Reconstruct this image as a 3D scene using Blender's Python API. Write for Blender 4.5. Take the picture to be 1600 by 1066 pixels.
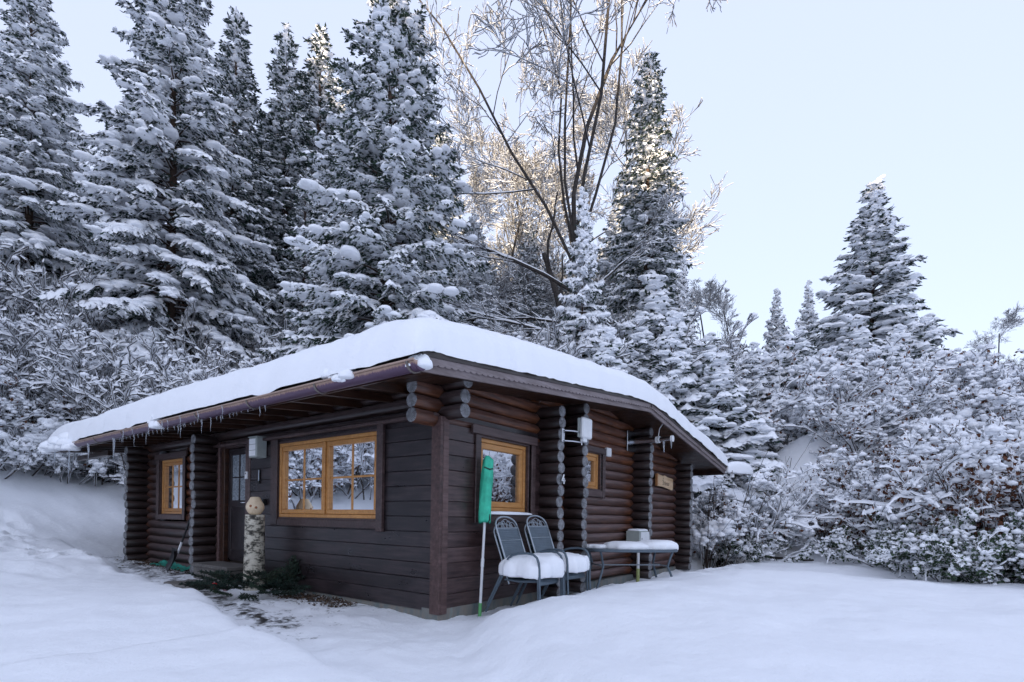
import bpy, math, random
import numpy as np

# ------------------------------------------------------------------ camera
scene = bpy.context.scene
COL = scene.collection
for o in list(bpy.data.objects):
    bpy.data.objects.remove(o)
PSI = math.radians(36.97)
CAM = (-4.306, -4.275, 1.2)
cd = bpy.data.cameras.new("camera")
cam = bpy.data.objects.new("camera", cd)
COL.objects.link(cam)
cam.location = CAM
cam.rotation_mode = 'QUATERNION'
from mathutils import Matrix, Vector
cam.rotation_quaternion = (Matrix.Rotation(PSI - math.pi / 2, 3, 'Z') @ Matrix.Rotation(math.pi / 2, 3, 'X')
                           @ Matrix.Rotation(math.radians(0.85), 3, 'Z')).to_quaternion()
cd.sensor_width = 36.0
cd.sensor_fit = 'HORIZONTAL'
cd.lens = 18.6
cd.shift_y = 0.1723
cd.clip_start = 0.05
cd.clip_end = 2000
scene.camera = cam

# ------------------------------------------------------------------ sky and sun
SUN_EL = math.radians(5.0)
SUN_AZ = math.atan2(-0.35, -1.0)          # direction towards the sun, measured from +X to +Y
world = bpy.data.worlds.new("World")
scene.world = world
world.use_nodes = True
wn = world.node_tree
sky = wn.nodes.new("ShaderNodeTexSky")
sky.sky_type = 'NISHITA'
sky.sun_disc = False
sky.sun_elevation = SUN_EL
sky.sun_rotation = math.pi / 2 - SUN_AZ
sky.altitude = 600
sky.air_density = 1.0
sky.dust_density = 1.5
sky.ozone_density = 1.0
bg = wn.nodes["Background"]
veil = wn.nodes.new("ShaderNodeMix")              # thin even high cloud over the clear sky
veil.data_type = 'RGBA'
veil.inputs[0].default_value = 0.82
veil.inputs[7].default_value = (1.58, 1.73, 2.30, 1)
wn.links.new(sky.outputs[0], veil.inputs[6])
wn.links.new(veil.outputs[2], bg.inputs[0])
bg.inputs[1].default_value = 0.15
sd = bpy.data.lights.new("sun", 'SUN')
sun = bpy.data.objects.new("sun", sd)
COL.objects.link(sun)
sd.energy = 3.5
sd.angle = math.radians(0.5)
sd.color = (1.0, 0.80, 0.56)
tos = Vector((math.cos(SUN_EL) * math.cos(SUN_AZ), math.cos(SUN_EL) * math.sin(SUN_AZ), math.sin(SUN_EL)))
sun.rotation_euler = tos.to_track_quat('Z', 'Y').to_euler()
sun.location = tos * 60
scene.view_settings.view_transform = 'Standard'
scene.view_settings.look = 'None'
scene.view_settings.gamma = 1.0
scene.view_settings.use_curve_mapping = False
scene.view_settings.exposure = 1.84
scene.cycles.max_bounces = 7
scene.cycles.diffuse_bounces = 5
scene.cycles.transparent_max_bounces = 8

# ------------------------------------------------------------------ helpers
rng = np.random.default_rng(7)
random.seed(7)


def vnoise(x, y, seed=0):
    x = np.asarray(x, float); y = np.asarray(y, float)
    ix = np.floor(x).astype(np.int64); iy = np.floor(y).astype(np.int64)
    fx = x - ix; fy = y - iy
    fx = fx * fx * (3 - 2 * fx); fy = fy * fy * (3 - 2 * fy)

    def h(a, b):
        n = (a * 374761393 + b * 668265263 + seed * 982451653) & 0xffffffff
        n = ((n ^ (n >> 13)) * 1274126177) & 0xffffffff
        return ((n ^ (n >> 16)) & 0xffff) / 65535.0
    a = h(ix, iy); b = h(ix + 1, iy); c = h(ix, iy + 1); d = h(ix + 1, iy + 1)
    return (a * (1 - fx) + b * fx) * (1 - fy) + (c * (1 - fx) + d * fx) * fy - 0.5


def fbm(x, y, seed=0, oct=3):
    r = 0; a = 1.0; f = 1.0
    for k in range(oct):
        r = r + a * vnoise(x * f, y * f, seed + k * 17)
        a *= 0.5; f *= 2.03
    return r


def sstep(x):
    x = np.clip(x, 0, 1)
    return x * x * (3 - 2 * x)


def np_mesh(name, V, Fs, mats, smooth=False, mat_idx=None, attrs=None):
    """Fs: list of int arrays (M,k)."""
    if isinstance(Fs, np.ndarray):
        Fs = [Fs]
    V = np.ascontiguousarray(V, dtype=np.float32)
    Fs = [np.asarray(f, dtype=np.int32) for f in Fs if len(f)]
    me = bpy.data.meshes.new(name)
    me.vertices.add(len(V)); me.vertices.foreach_set('co', V.ravel())
    loops = np.concatenate([f.ravel() for f in Fs])
    tot = np.concatenate([np.full(len(f), f.shape[1], np.int32) for f in Fs])
    start = np.concatenate([[0], np.cumsum(tot)[:-1]]).astype(np.int32)
    me.loops.add(len(loops)); me.loops.foreach_set('vertex_index', loops)
    me.polygons.add(len(tot)); me.polygons.foreach_set('loop_start', start)
    if smooth is not False:
        sm = np.full(len(tot), bool(smooth)) if smooth is True else np.concatenate([np.full(len(f), s) for f, s in zip(Fs, smooth)])
        me.polygons.foreach_set('use_smooth', sm)
    for m in (mats if isinstance(mats, (list, tuple)) else [mats]):
        me.materials.append(m)
    if mat_idx is not None:
        me.polygons.foreach_set('material_index', np.asarray(mat_idx, dtype=np.int32))
    if attrs:
        for k, v in attrs.items():
            at = me.attributes.new(k, 'FLOAT', 'POINT')
            at.data.foreach_set('value', np.asarray(v, dtype=np.float32))
    me.update(calc_edges=True)
    return me


def link(name, data, parent=None, loc=None, rot=None, scale=None):
    o = bpy.data.objects.new(name, data)
    COL.objects.link(o)
    if parent is not None:
        o.parent = parent
    if loc is not None: o.location = loc
    if rot is not None: o.rotation_euler = rot
    if scale is not None: o.scale = scale if hasattr(scale, '__len__') else (scale,) * 3
    return o


def tag(o, label=None, cat=None, group=None, kind=None):
    if label: o['label'] = label
    if cat: o['category'] = cat
    if group: o['group'] = group
    if kind: o['kind'] = kind
    return o


def thing(name, label, cat, loc=(0, 0, 0), rz=0.0, group=None, scale=1.0):
    o = link(name, None, None, loc, (0, 0, rz), scale)
    o.empty_display_size = 0.2
    return tag(o, label, cat, group)


def copy_tree(o, parent=None):
    c = o.copy()
    COL.objects.link(c)
    c.parent = parent
    for ch in list(o.children):
        copy_tree(ch, c)
    return c


class MB:
    """collects simple shapes into one mesh"""
    def __init__(s):
        s.v = []; s.f = []; s.sm = []; s.mi = []

    def add(s, V, F, smooth=False, mi=0):
        b = len(s.v)
        s.v.extend([tuple(p) for p in V])
        s.f.extend([tuple(i + b for i in f) for f in F])
        s.sm.extend([smooth] * len(F)); s.mi.extend([mi] * len(F))
        return s

    def box(s, a, b, bev=0.0, mi=0, T=None):
        x0, y0, z0 = [min(p, q) for p, q in zip(a, b)]
        x1, y1, z1 = [max(p, q) for p, q in zip(a, b)]
        if bev <= 0:
            V = [(x, y, z) for z in (z0, z1) for y in (y0, y1) for x in (x0, x1)]
            F = [(0, 2, 3, 1), (4, 5, 7, 6), (0, 1, 5, 4), (2, 6, 7, 3), (0, 4, 6, 2), (1, 3, 7, 5)]
        else:
            c = min(bev, (x1 - x0) * .45, (y1 - y0) * .45, (z1 - z0) * .45)
            V = []; F = []
            P = {}
            for i, x in enumerate((x0, x1)):
                for j, y in enumerate((y0, y1)):
                    for k, z in enumerate((z0, z1)):
                        dx = c if i == 0 else -c; dy = c if j == 0 else -c; dz = c if k == 0 else -c
                        for ax, p in enumerate(((x, y + dy, z + dz), (x + dx, y, z + dz), (x + dx, y + dy, z))):
                            P[i, j, k, ax] = len(V); V.append(p)
            for i in (0, 1):
                F.append([P[i, 0, 0, 0], P[i, 1, 0, 0], P[i, 1, 1, 0], P[i, 0, 1, 0]][::1 if i else -1])
                F.append([P[0, i, 0, 1], P[1, i, 0, 1], P[1, i, 1, 1], P[0, i, 1, 1]][::-1 if i else 1])
                F.append([P[0, 0, i, 2], P[1, 0, i, 2], P[1, 1, i, 2], P[0, 1, i, 2]][::1 if i else -1])
            for j in (0, 1):
                for k in (0, 1):
                    F.append([P[0, j, k, 1], P[1, j, k, 1], P[1, j, k, 2], P[0, j, k, 2]][::1 if j == k else -1])
                    F.append([P[j, 0, k, 0], P[j, 1, k, 0], P[j, 1, k, 2], P[j, 0, k, 2]][::-1 if j == k else 1])
                    F.append([P[j, k, 0, 0], P[j, k, 1, 0], P[j, k, 1, 1], P[j, k, 0, 1]][::1 if j == k else -1])
            for i in (0, 1):
                for j in (0, 1):
                    for k in (0, 1):
                        t = [P[i, j, k, 0], P[i, j, k, 1], P[i, j, k, 2]]
                        F.append(t if (i + j + k) % 2 else t[::-1])
        if T:
            V = [T(*p) for p in V]
        return s.add(V, F, False, mi)

    def tube(s, pts, r, n=8, mi=0, cap=True, smooth=True, flat=None):
        pts = [Vector(p) for p in pts]
        rs = r if hasattr(r, '__len__') else [r] * len(pts)
        V = []; F = []
        ref = None
        for i, p in enumerate(pts):
            t = (pts[min(i + 1, len(pts) - 1)] - pts[max(i - 1, 0)]).normalized()
            if ref is None:
                ref = t.cross(Vector((0, 0, 1)))
                if ref.length < .1: ref = t.cross(Vector((1, 0, 0)))
            ref = (ref - t * ref.dot(t)).normalized()
            b = t.cross(ref)
            for k in range(n):
                a = 2 * math.pi * k / n
                V.append(p + ref * (math.cos(a) * rs[i]) + b * (math.sin(a) * rs[i] * (flat or 1)))
        for i in range(len(pts) - 1):
            for k in range(n):
                F.append((i * n + k, i * n + (k + 1) % n, (i + 1) * n + (k + 1) % n, (i + 1) * n + k))
        s.add(V, F, smooth, mi)
        if cap:
            m = len(pts) - 1
            s.add(V[:n], [tuple(range(n))[::-1]], False, mi)
            s.add(V[m * n:], [tuple(range(n))], False, mi)
        return s

    def lathe(s, prof, c=(0, 0, 0), n=16, mi=0, smooth=True):
        V = []; F = []
        for r, z in prof:
            for k in range(n):
                a = 2 * math.pi * k / n
                V.append((c[0] + r * math.cos(a), c[1] + r * math.sin(a), c[2] + z))
        m = len(prof)
        for i in range(m - 1):
            for k in range(n):
                F.append((i * n + k, i * n + (k + 1) % n, (i + 1) * n + (k + 1) % n, (i + 1) * n + k))
        F.append(tuple(range(n))[::-1]); F.append(tuple((m - 1) * n + k for k in range(n)))
        return s.add(V, F, smooth, mi)

    def prism(s, poly, d0, d1, axis, mi=0, T=None):
        """poly of (a,b); extruded along third coordinate by T(a,b,d)"""
        n = len(poly)
        V = [T(a, b, d0) for a, b in poly] + [T(a, b, d1) for a, b in poly]
        F = [tuple(range(n))[::-1], tuple(range(n, 2 * n))] + [(i, (i + 1) % n, n + (i + 1) % n, n + i) for i in range(n)]
        return s.add(V, F, False, mi)

    def build(s, name, mats, parent=None, **kw):
        me = bpy.data.meshes.new(name)
        me.from_pydata([tuple(p) for p in s.v], [], s.f)
        for m in (mats if isinstance(mats, (list, tuple)) else [mats]):
            me.materials.append(m)
        me.polygons.foreach_set('use_smooth', s.sm)
        me.polygons.foreach_set('material_index', s.mi)
        me.update()
        return link(name, me, parent, **kw)


# ------------------------------------------------------------------ materials
def new_mat(name):
    m = bpy.data.materials.new(name)
    m.use_nodes = True
    nt = m.node_tree
    b = nt.nodes["Principled BSDF"]
    return m, nt, b


def N(nt, t, **kw):
    n = nt.nodes.new(t)
    for k, v in kw.items():
        if k in n.inputs.keys() if isinstance(k, str) else False:
            n.inputs[k].default_value = v
        else:
            setattr(n, k, v)
    return n


def noise(nt, vec, scale, detail=3, rough=.55):
    n = nt.nodes.new("ShaderNodeTexNoise")
    n.inputs['Scale'].default_value = scale
    n.inputs['Detail'].default_value = detail
    n.inputs['Roughness'].default_value = rough
    if vec is not None: nt.links.new(vec, n.inputs['Vector'])
    return n.outputs['Fac']


def ramp(nt, fac, stops):
    r = nt.nodes.new("ShaderNodeValToRGB")
    el = r.color_ramp.elements
    while len(el) < len(stops): el.new(.5)
    for e, (p, c) in zip(el, stops):
        e.position = p; e.color = (*c, 1) if len(c) == 3 else c
    nt.links.new(fac, r.inputs[0])
    return r.outputs[0]


def mixc(nt, fac, a, b):
    m = nt.nodes.new("ShaderNodeMix"); m.data_type = 'RGBA'
    if hasattr(fac, 'links'): nt.links.new(fac, m.inputs[0])
    else: m.inputs[0].default_value = fac
    for i, c in ((6, a), (7, b)):
        if hasattr(c, 'links'): nt.links.new(c, m.inputs[i])
        else: m.inputs[i].default_value = (*c, 1)
    return m.outputs[2]


def math_(nt, op, a, b=None, clamp=False):
    m = nt.nodes.new("ShaderNodeMath"); m.operation = op; m.use_clamp = clamp
    for i, c in ((0, a), (1, b)):
        if c is None: continue
        if hasattr(c, 'links'): nt.links.new(c, m.inputs[i])
        else: m.inputs[i].default_value = c
    return m.outputs[0]


def bump(nt, b, height, strength=.3, dist=.01):
    n = nt.nodes.new("ShaderNodeBump")
    n.inputs['Strength'].default_value = strength
    n.inputs['Distance'].default_value = dist
    nt.links.new(height, n.inputs['Height'])
    nt.links.new(n.outputs[0], b.inputs['Normal'])


def objco(nt, scale=(1, 1, 1)):
    tc = nt.nodes.new("ShaderNodeTexCoord")
    mp = nt.nodes.new("ShaderNodeMapping")
    mp.inputs['Scale'].default_value = scale
    oi = nt.nodes.new("ShaderNodeObjectInfo")
    mu = math_(nt, 'MULTIPLY', oi.outputs['Random'], 37.0)
    nt.links.new(tc.outputs['Object'], mp.inputs['Vector'])
    cx = nt.nodes.new("ShaderNodeCombineXYZ")
    for i in range(3): nt.links.new(mu, cx.inputs[i])
    nt.links.new(cx.outputs[0], mp.inputs['Location'])
    return mp.outputs[0], oi.outputs['Random']


def setp(b, rough=None, spec=None, metal=None):
    if rough is not None: b.inputs['Roughness'].default_value = rough
    if spec is not None: b.inputs['Specular IOR Level'].default_value = spec
    if metal is not None: b.inputs['Metallic'].default_value = metal


def plain(name, col, rough=.6, spec=.4, metal=0, var=.15, sc=8.0, bmp=0):
    m, nt, b = new_mat(name)
    v, r = objco(nt)
    f = noise(nt, v, sc, 4)
    lo = tuple(c * (1 - var) for c in col); hi = tuple(min(1, c * (1 + var)) for c in col)
    nt.links.new(ramp(nt, f, [(.3, lo), (.7, hi)]), b.inputs['Base Color'])
    setp(b, rough, spec, metal)
    if bmp: bump(nt, b, f, bmp, .01)
    return m


def snow_mat(name, bmp=.35, sc=14.0, col=(.93, .955, .985)):
    m, nt, b = new_mat(name)
    tc = nt.nodes.new("ShaderNodeNewGeometry")
    b.inputs['Base Color'].default_value = (*col, 1)
    setp(b, .6, .25)
    a = noise(nt, tc.outputs['Position'], sc, 5, .6)
    bump(nt, b, a, bmp, .03)
    return m


M = {}
M['snow'] = snow_mat('snow_powder')
M['tree_snow'] = snow_mat('tree_snow', .5, 9.0, (.93, .95, .98))


def ground_mat():
    m, nt, b = new_mat('ground_snow')
    g = nt.nodes.new("ShaderNodeNewGeometry")
    at = nt.nodes.new("ShaderNodeAttribute"); at.attribute_name = 'bare'
    n1 = noise(nt, g.outputs['Position'], 5.0, 6, .7)
    n2 = noise(nt, g.outputs['Position'], 17.0, 4, .6)
    k = math_(nt, 'ADD', math_(nt, 'MULTIPLY', n1, .75), math_(nt, 'MULTIPLY', n2, .35))
    e = math_(nt, 'SUBTRACT', math_(nt, 'ADD', at.outputs['Fac'], k), 1.0)
    fac = math_(nt, 'MULTIPLY', e, 9.0, True)
    soil = ramp(nt, n2, [(.3, (.018, .02, .024)), (.55, (.045, .045, .046)), (.75, (.11, .10, .09))])
    c = mixc(nt, fac, (.93, .955, .985), soil)
    nt.links.new(c, b.inputs['Base Color'])
    rr = math_(nt, 'MULTIPLY', fac, -.32)
    nt.links.new(math_(nt, 'ADD', rr, .62), b.inputs['Roughness'])
    b.inputs['Specular IOR Level'].default_value = .3
    fine = noise(nt, g.outputs['Position'], 70.0, 5, .65)
    mid = noise(nt, g.outputs['Position'], 6.0, 4, .55)
    h = math_(nt, 'ADD', math_(nt, 'MULTIPLY', fine, .28), mid)
    h = math_(nt, 'SUBTRACT', h, math_(nt, 'MULTIPLY', fac, .6))
    bump(nt, b, h, .6, .04)
    return m


M['ground'] = ground_mat()


def log_mat(name='stained_log', k=1.0, kw=1.1):
    m, nt, b = new_mat(name)
    v, r = objco(nt, (.7, 9, 9))
    v2, _ = objco(nt, (2.2, 3, 3))
    g = noise(nt, v, 4.0, 5, .6)
    w = noise(nt, v2, 1.6, 4, .6)
    at = nt.nodes.new("ShaderNodeAttribute"); at.attribute_name = 'shelter'
    sc_ = lambda c_: tuple(q * k for q in c_)
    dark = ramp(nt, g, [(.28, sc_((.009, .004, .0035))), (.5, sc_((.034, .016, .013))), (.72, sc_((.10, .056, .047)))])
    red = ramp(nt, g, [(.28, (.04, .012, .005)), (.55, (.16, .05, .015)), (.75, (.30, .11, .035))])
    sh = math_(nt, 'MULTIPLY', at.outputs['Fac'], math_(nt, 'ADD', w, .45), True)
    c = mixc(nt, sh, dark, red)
    tint = math_(nt, 'MULTIPLY', r, .5)
    c = mixc(nt, tint, c, mixc(nt, .5, c, (.03, .02, .02)))
    wt = nt.nodes.new("ShaderNodeAttribute"); wt.attribute_name = 'sky_sheen'
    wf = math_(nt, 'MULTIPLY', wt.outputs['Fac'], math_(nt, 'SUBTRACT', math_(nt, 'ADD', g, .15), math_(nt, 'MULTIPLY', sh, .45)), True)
    c = mixc(nt, math_(nt, 'MULTIPLY', wf, kw, True), c, (.27, .205, .205))  # lilac-grey sky sheen painted along the log tops
    nt.links.new(c, b.inputs['Base Color'])
    setp(b, .38, .5)
    nt.links.new(math_(nt, 'ADD', math_(nt, 'MULTIPLY', g, .35), .22), b.inputs['Roughness'])
    bump(nt, b, g, .35, .008)
    return m


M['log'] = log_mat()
M['log_eave'] = log_mat('eave_shaded_log', .55, .75)  # log colours darkened to paint in the shade under the eave
M['log_cross'] = log_mat('cross_shaded_log', .35, .25)  # darkest copy, shade painted onto the projecting cross-wall logs


def endgrain_mat():
    m, nt, b = new_mat('log_end_grain')
    tc = nt.nodes.new("ShaderNodeTexCoord")
    sx = nt.nodes.new("ShaderNodeSeparateXYZ")
    nt.links.new(tc.outputs['Object'], sx.inputs[0])
    y, z = sx.outputs[1], sx.outputs[2]
    rad = math_(nt, 'SQRT', math_(nt, 'ADD', math_(nt, 'MULTIPLY', y, y), math_(nt, 'MULTIPLY', z, z)))
    v, r = objco(nt)
    nz = noise(nt, v, 14, 4)
    ring = math_(nt, 'SINE', math_(nt, 'ADD', math_(nt, 'MULTIPLY', rad, 520.0), math_(nt, 'MULTIPLY', nz, 7.0)))
    f = math_(nt, 'ADD', math_(nt, 'MULTIPLY', ring, .1), nz)
    ang = math_(nt, 'ARCTAN2', y, z)
    ck = noise(nt, None, 1)
    cxx = nt.nodes.new("ShaderNodeCombineXYZ")
    nt.links.new(ang, cxx.inputs[0]); nt.links.new(r, cxx.inputs[1])
    ck = noise(nt, cxx.outputs[0], 3.5, 2)
    crack = math_(nt, 'LESS_THAN', math_(nt, 'ABSOLUTE', math_(nt, 'SUBTRACT', ck, .5)), .012)
    c = ramp(nt, f, [(.25, (.10, .10, .105)), (.5, (.22, .225, .235)), (.8, (.36, .37, .385))])
    c = mixc(nt, math_(nt, 'MULTIPLY', crack, .8), c, (.03, .03, .03))
    nt.links.new(c, b.inputs['Base Color'])
    setp(b, .8, .2)
    bump(nt, b, f, .4, .006)
    return m


M['log_end'] = endgrain_mat()


def wood(name, cols, rough=.4, along=(.6, 7, 7), sc=4.0, spec=.5, bmp=.3, knots=True):
    m, nt, b = new_mat(name)
    v, r = objco(nt, along)
    g = noise(nt, v, sc, 6, .62)
    v2, _ = objco(nt, (1.3, 2.2, 2.2))
    w = noise(nt, v2, 1.9, 3, .6)
    k = math_(nt, 'ADD', math_(nt, 'MULTIPLY', g, .6), math_(nt, 'MULTIPLY', w, .4))
    k = math_(nt, 'ADD', k, math_(nt, 'MULTIPLY', math_(nt, 'SUBTRACT', r, .5), .12))
    c = ramp(nt, k, [(.32, cols[0]), (.5, cols[1]), (.7, cols[2])])
    nt.links.new(c, b.inputs['Base Color'])
    nt.links.new(math_(nt, 'ADD', math_(nt, 'MULTIPLY', w, .4), rough - .2), b.inputs['Roughness'])
    b.inputs['Specular IOR Level'].default_value = spec
    bump(nt, b, g, bmp, .004)
    return m


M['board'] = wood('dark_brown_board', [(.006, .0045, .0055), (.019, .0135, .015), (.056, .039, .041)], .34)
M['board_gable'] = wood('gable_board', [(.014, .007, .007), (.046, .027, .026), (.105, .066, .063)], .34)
M['casing'] = wood('casing_board', [(.026, .015, .014), (.06, .037, .035), (.12, .08, .075)], .45)
M['post'] = wood('corner_board', [(.03, .014, .012), (.075, .040, .036), (.14, .085, .08)], .5)
M['frame'] = wood('honey_wood', [(.34, .155, .045), (.48, .225, .065), (.60, .31, .105)], .38, bmp=.08)
M['fascia'] = wood('weathered_fascia', [(.10, .075, .07), (.19, .155, .155), (.28, .24, .245)], .6)
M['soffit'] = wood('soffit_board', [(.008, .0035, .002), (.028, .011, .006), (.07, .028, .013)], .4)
M['grey_wood'] = wood('grey_step_wood', [(.06, .055, .05), (.14, .13, .12), (.24, .225, .21)], .75)
M['sign_wood'] = wood('sign_wood', [(.42, .25, .12), (.60, .42, .25), (.72, .55, .36)], .6, bmp=.1)
M['sign_bark'] = wood('sign_bark', [(.16, .06, .02), (.32, .14, .05), (.4, .2, .08)], .7)
M['carved'] = wood('carved_wood', [(.55, .40, .24), (.70, .56, .38), (.78, .66, .48)], .6, along=(3, 3, 3), bmp=.15)
M['knot'] = plain('knot_brown', (.32, .12, .05))
M['dark_metal'] = plain('dark_roof_metal', (.035, .026, .024), .45, .5)
M['ink'] = plain('burnt_lettering', (.10, .065, .05), .7)


def copper():
    m, nt, b = new_mat('aged_copper')
    g = nt.nodes.new("ShaderNodeNewGeometry")
    sx = nt.nodes.new("ShaderNodeSeparateXYZ")
    nt.links.new(g.outputs['Position'], sx.inputs[0])
    mp = nt.nodes.new("ShaderNodeMapping"); mp.inputs['Scale'].default_value = (6, 14, 3)
    nt.links.new(g.outputs['Position'], mp.inputs['Vector'])
    n1 = noise(nt, mp.outputs[0], 2.5, 6, .7)
    n2 = noise(nt, g.outputs['Position'], 2.0, 3)
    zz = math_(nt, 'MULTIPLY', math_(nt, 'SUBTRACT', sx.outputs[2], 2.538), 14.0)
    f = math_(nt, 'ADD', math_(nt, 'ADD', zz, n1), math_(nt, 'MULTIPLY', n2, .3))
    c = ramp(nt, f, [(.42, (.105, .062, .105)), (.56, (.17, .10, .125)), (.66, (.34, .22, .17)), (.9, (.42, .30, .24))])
    nt.links.new(c, b.inputs['Base Color'])
    setp(b, .42, .5, .35)
    bump(nt, b, n1, .2, .004)
    return m


M['copper'] = copper()
M['bracket'] = plain('gutter_bracket', (.19, .165, .15), .5, .5, .4)
M['steel'] = plain('bright_steel', (.55, .57, .60), .22, .5, 1.0, .08)
M['white_paint'] = plain('white_plastic', (.74, .76, .77), .4, .4, 0, .05)
M['lamp_pane'] = plain('white_lamp_glass', (.9, .92, .93), .25, .5, 0, .02)
M['grey_box'] = plain('grey_green_enamel', (.36, .40, .38), .45, .4, 0, .1)
M['chair_metal'] = plain('slate_chair_metal', (.10, .135, .165), .4, .5, .3, .12)
M['chair_light'] = plain('pale_chair_tube', (.34, .39, .43), .35, .5, .5, .12)
M['black'] = plain('black_plastic', (.012, .013, .014), .45)
M['green_cover'] = plain('green_cover_cloth', (.05, .50, .32), .65, .3, 0, .25, 9, .5)
M['green_tip'] = plain('green_pole_tip', (.12, .38, .14), .5)
M['sheet'] = plain('turquoise_sheet', (.03, .25, .19), .6, .3, 0, .3)
M['yellow_pipe'] = plain('yellow_green_pipe', (.34, .38, .15), .5)
M['concrete'] = None
M['red'] = plain('red_bauble', (.55, .02, .02), .2, .6)
M['pink'] = plain('pink_bauble', (.55, .35, .40), .3, .6)
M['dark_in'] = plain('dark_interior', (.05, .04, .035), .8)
M['curtain'] = plain('white_curtain', (.75, .76, .77), .9, .1, 0, .06)
M['bark'] = plain('spruce_bark', (.075, .05, .038), .85, .2, 0, .45, 16, .6)
M['grey_bark'] = plain('grey_bark', (.05, .044, .040), .85, .2, 0, .45, 14, .6)
M['twig'] = plain('dark_twig', (.055, .042, .036), .8, .2, 0, .3, 5)
M['brown_leaf'] = plain('dry_brown_leaf', (.115, .046, .024), .7, .2, 0, .5, 30)
M['green_leaf'] = plain('evergreen_leaf', (.028, .055, .024), .45, .4, 0, .5, 30)
M['litter'] = plain('leaf_litter', (.10, .07, .05), .8, .2, 0, .5, 40)


def concrete():
    m, nt, b = new_mat('stained_concrete')
    g = nt.nodes.new("ShaderNodeNewGeometry")
    mp = nt.nodes.new("ShaderNodeMapping"); mp.inputs['Scale'].default_value = (5, 5, 1.2)
    nt.links.new(g.outputs['Position'], mp.inputs['Vector'])
    n1 = noise(nt, mp.outputs[0], 1.6, 5, .65)
    n2 = noise(nt, g.outputs['Position'], 9.0, 5, .6)
    c = ramp(nt, n1, [(.32, (.06, .11, .12)), (.48, (.15, .16, .15)), (.62, (.20, .17, .14)), (.75, (.16, .27, .27))])
    c = mixc(nt, math_(nt, 'MULTIPLY', n2, .5), c, (.26, .26, .24))
    nt.links.new(c, b.inputs['Base Color'])
    setp(b, .8, .25)
    bump(nt, b, n2, .4, .01)
    return m


M['concrete'] = concrete()


def glass_mat(name, refl=.55, rough=.015, tint=(.9, .93, .95)):
    m, nt, b = new_mat(name)
    nt.nodes.remove(b)
    out = nt.nodes["Material Output"]
    gl = nt.nodes.new("ShaderNodeBsdfGlossy"); gl.inputs['Roughness'].default_value = rough
    gl.inputs['Color'].default_value = (.95, .97, 1, 1)
    tr = nt.nodes.new("ShaderNodeBsdfTransparent"); tr.inputs['Color'].default_value = (*tint, 1)
    mx = nt.nodes.new("ShaderNodeMixShader")
    fr = nt.nodes.new("ShaderNodeLayerWeight"); fr.inputs[0].default_value = .3
    f = math_(nt, 'ADD', math_(nt, 'MULTIPLY', fr.outputs['Fresnel'], .6), refl, True)
    nt.links.new(f, mx.inputs[0]); nt.links.new(tr.outputs[0], mx.inputs[1]); nt.links.new(gl.outputs[0], mx.inputs[2])
    g = nt.nodes.new("ShaderNodeNewGeometry")
    bm = nt.nodes.new("ShaderNodeBump"); bm.inputs['Strength'].default_value = .04; bm.inputs['Distance'].default_value = .01
    nt.links.new(noise(nt, g.outputs['Position'], 1.8, 2), bm.inputs['Height'])
    nt.links.new(bm.outputs[0], gl.inputs['Normal'])
    nt.links.new(mx.outputs[0], out.inputs[0])
    return m


M['glass'] = glass_mat('window_glass')


def frosted():
    m, nt, b = new_mat('frosted_door_glass')
    g = nt.nodes.new("ShaderNodeNewGeometry")
    n1 = noise(nt, g.outputs['Position'], 38, 3)
    nt.links.new(ramp(nt, n1, [(.3, (.12, .15, .17)), (.7, (.34, .38, .42))]), b.inputs['Base Color'])
    setp(b, .12, .8)
    bump(nt, b, n1, .8, .01)
    return m


M['frosted'] = frosted()


def ice():
    m, nt, b = new_mat('clear_ice')
    b.inputs['Base Color'].default_value = (.88, .94, 1, 1)
    setp(b, .06, .6)
    b.inputs['Transmission Weight'].default_value = .75
    b.inputs['IOR'].default_value = 1.31
    return m


M['ice'] = ice()


def needles():
    m, nt, b = new_mat('spruce_needles')
    g = nt.nodes.new("ShaderNodeNewGeometry")
    oi = nt.nodes.new("ShaderNodeObjectInfo")
    n1 = noise(nt, g.outputs['Position'], 2.2, 4)
    f = math_(nt, 'ADD', n1, math_(nt, 'MULTIPLY', math_(nt, 'SUBTRACT', oi.outputs['Random'], .5), .25))
    nt.links.new(ramp(nt, f, [(.25, (.012, .026, .022)), (.55, (.026, .050, .036)), (.8, (.05, .08, .045))]), b.inputs['Base Color'])
    setp(b, .6, .3)
    return m


M['needles'] = needles()


def birch():
    m, nt, b = new_mat('birch_bark')
    v, r = objco(nt, (2.0, 2.0, 3.0))
    n1 = noise(nt, v, 4.2, 5, .65)
    v2, _ = objco(nt, (3, 3, 9))
    n2 = noise(nt, v2, 6, 3)
    f = math_(nt, 'ADD', math_(nt, 'MULTIPLY', n1, .8), math_(nt, 'MULTIPLY', n2, .25))
    c = ramp(nt, f, [(.43, (.035, .033, .028)), (.5, (.17, .16, .13)), (.56, (.52, .49, .40)), (.75, (.66, .63, .53))])
    nt.links.new(c, b.inputs['Base Color'])
    setp(b, .7, .3)
    bump(nt, b, f, .5, .01)
    return m


M['birch'] = birch()

# ------------------------------------------------------------------ terrain
BK_Y = [-6, -3, -2, -1.43, -.96, -.24, .95, 2.5, 4.6, 6.3, 10, 14]
BK_X = [-2.9, -2.35, -2.12, -1.95, -1.90, -1.88, -1.72, -1.42, -1.18, -1.1, -.75, -.7]
MD_Y = [-6, -3, -2, -1.6, -1.0, -.5, 0.0]
MD_X = [-2.6, -2.15, -1.55, -1.3, -.85, -.3, .35]


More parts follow.
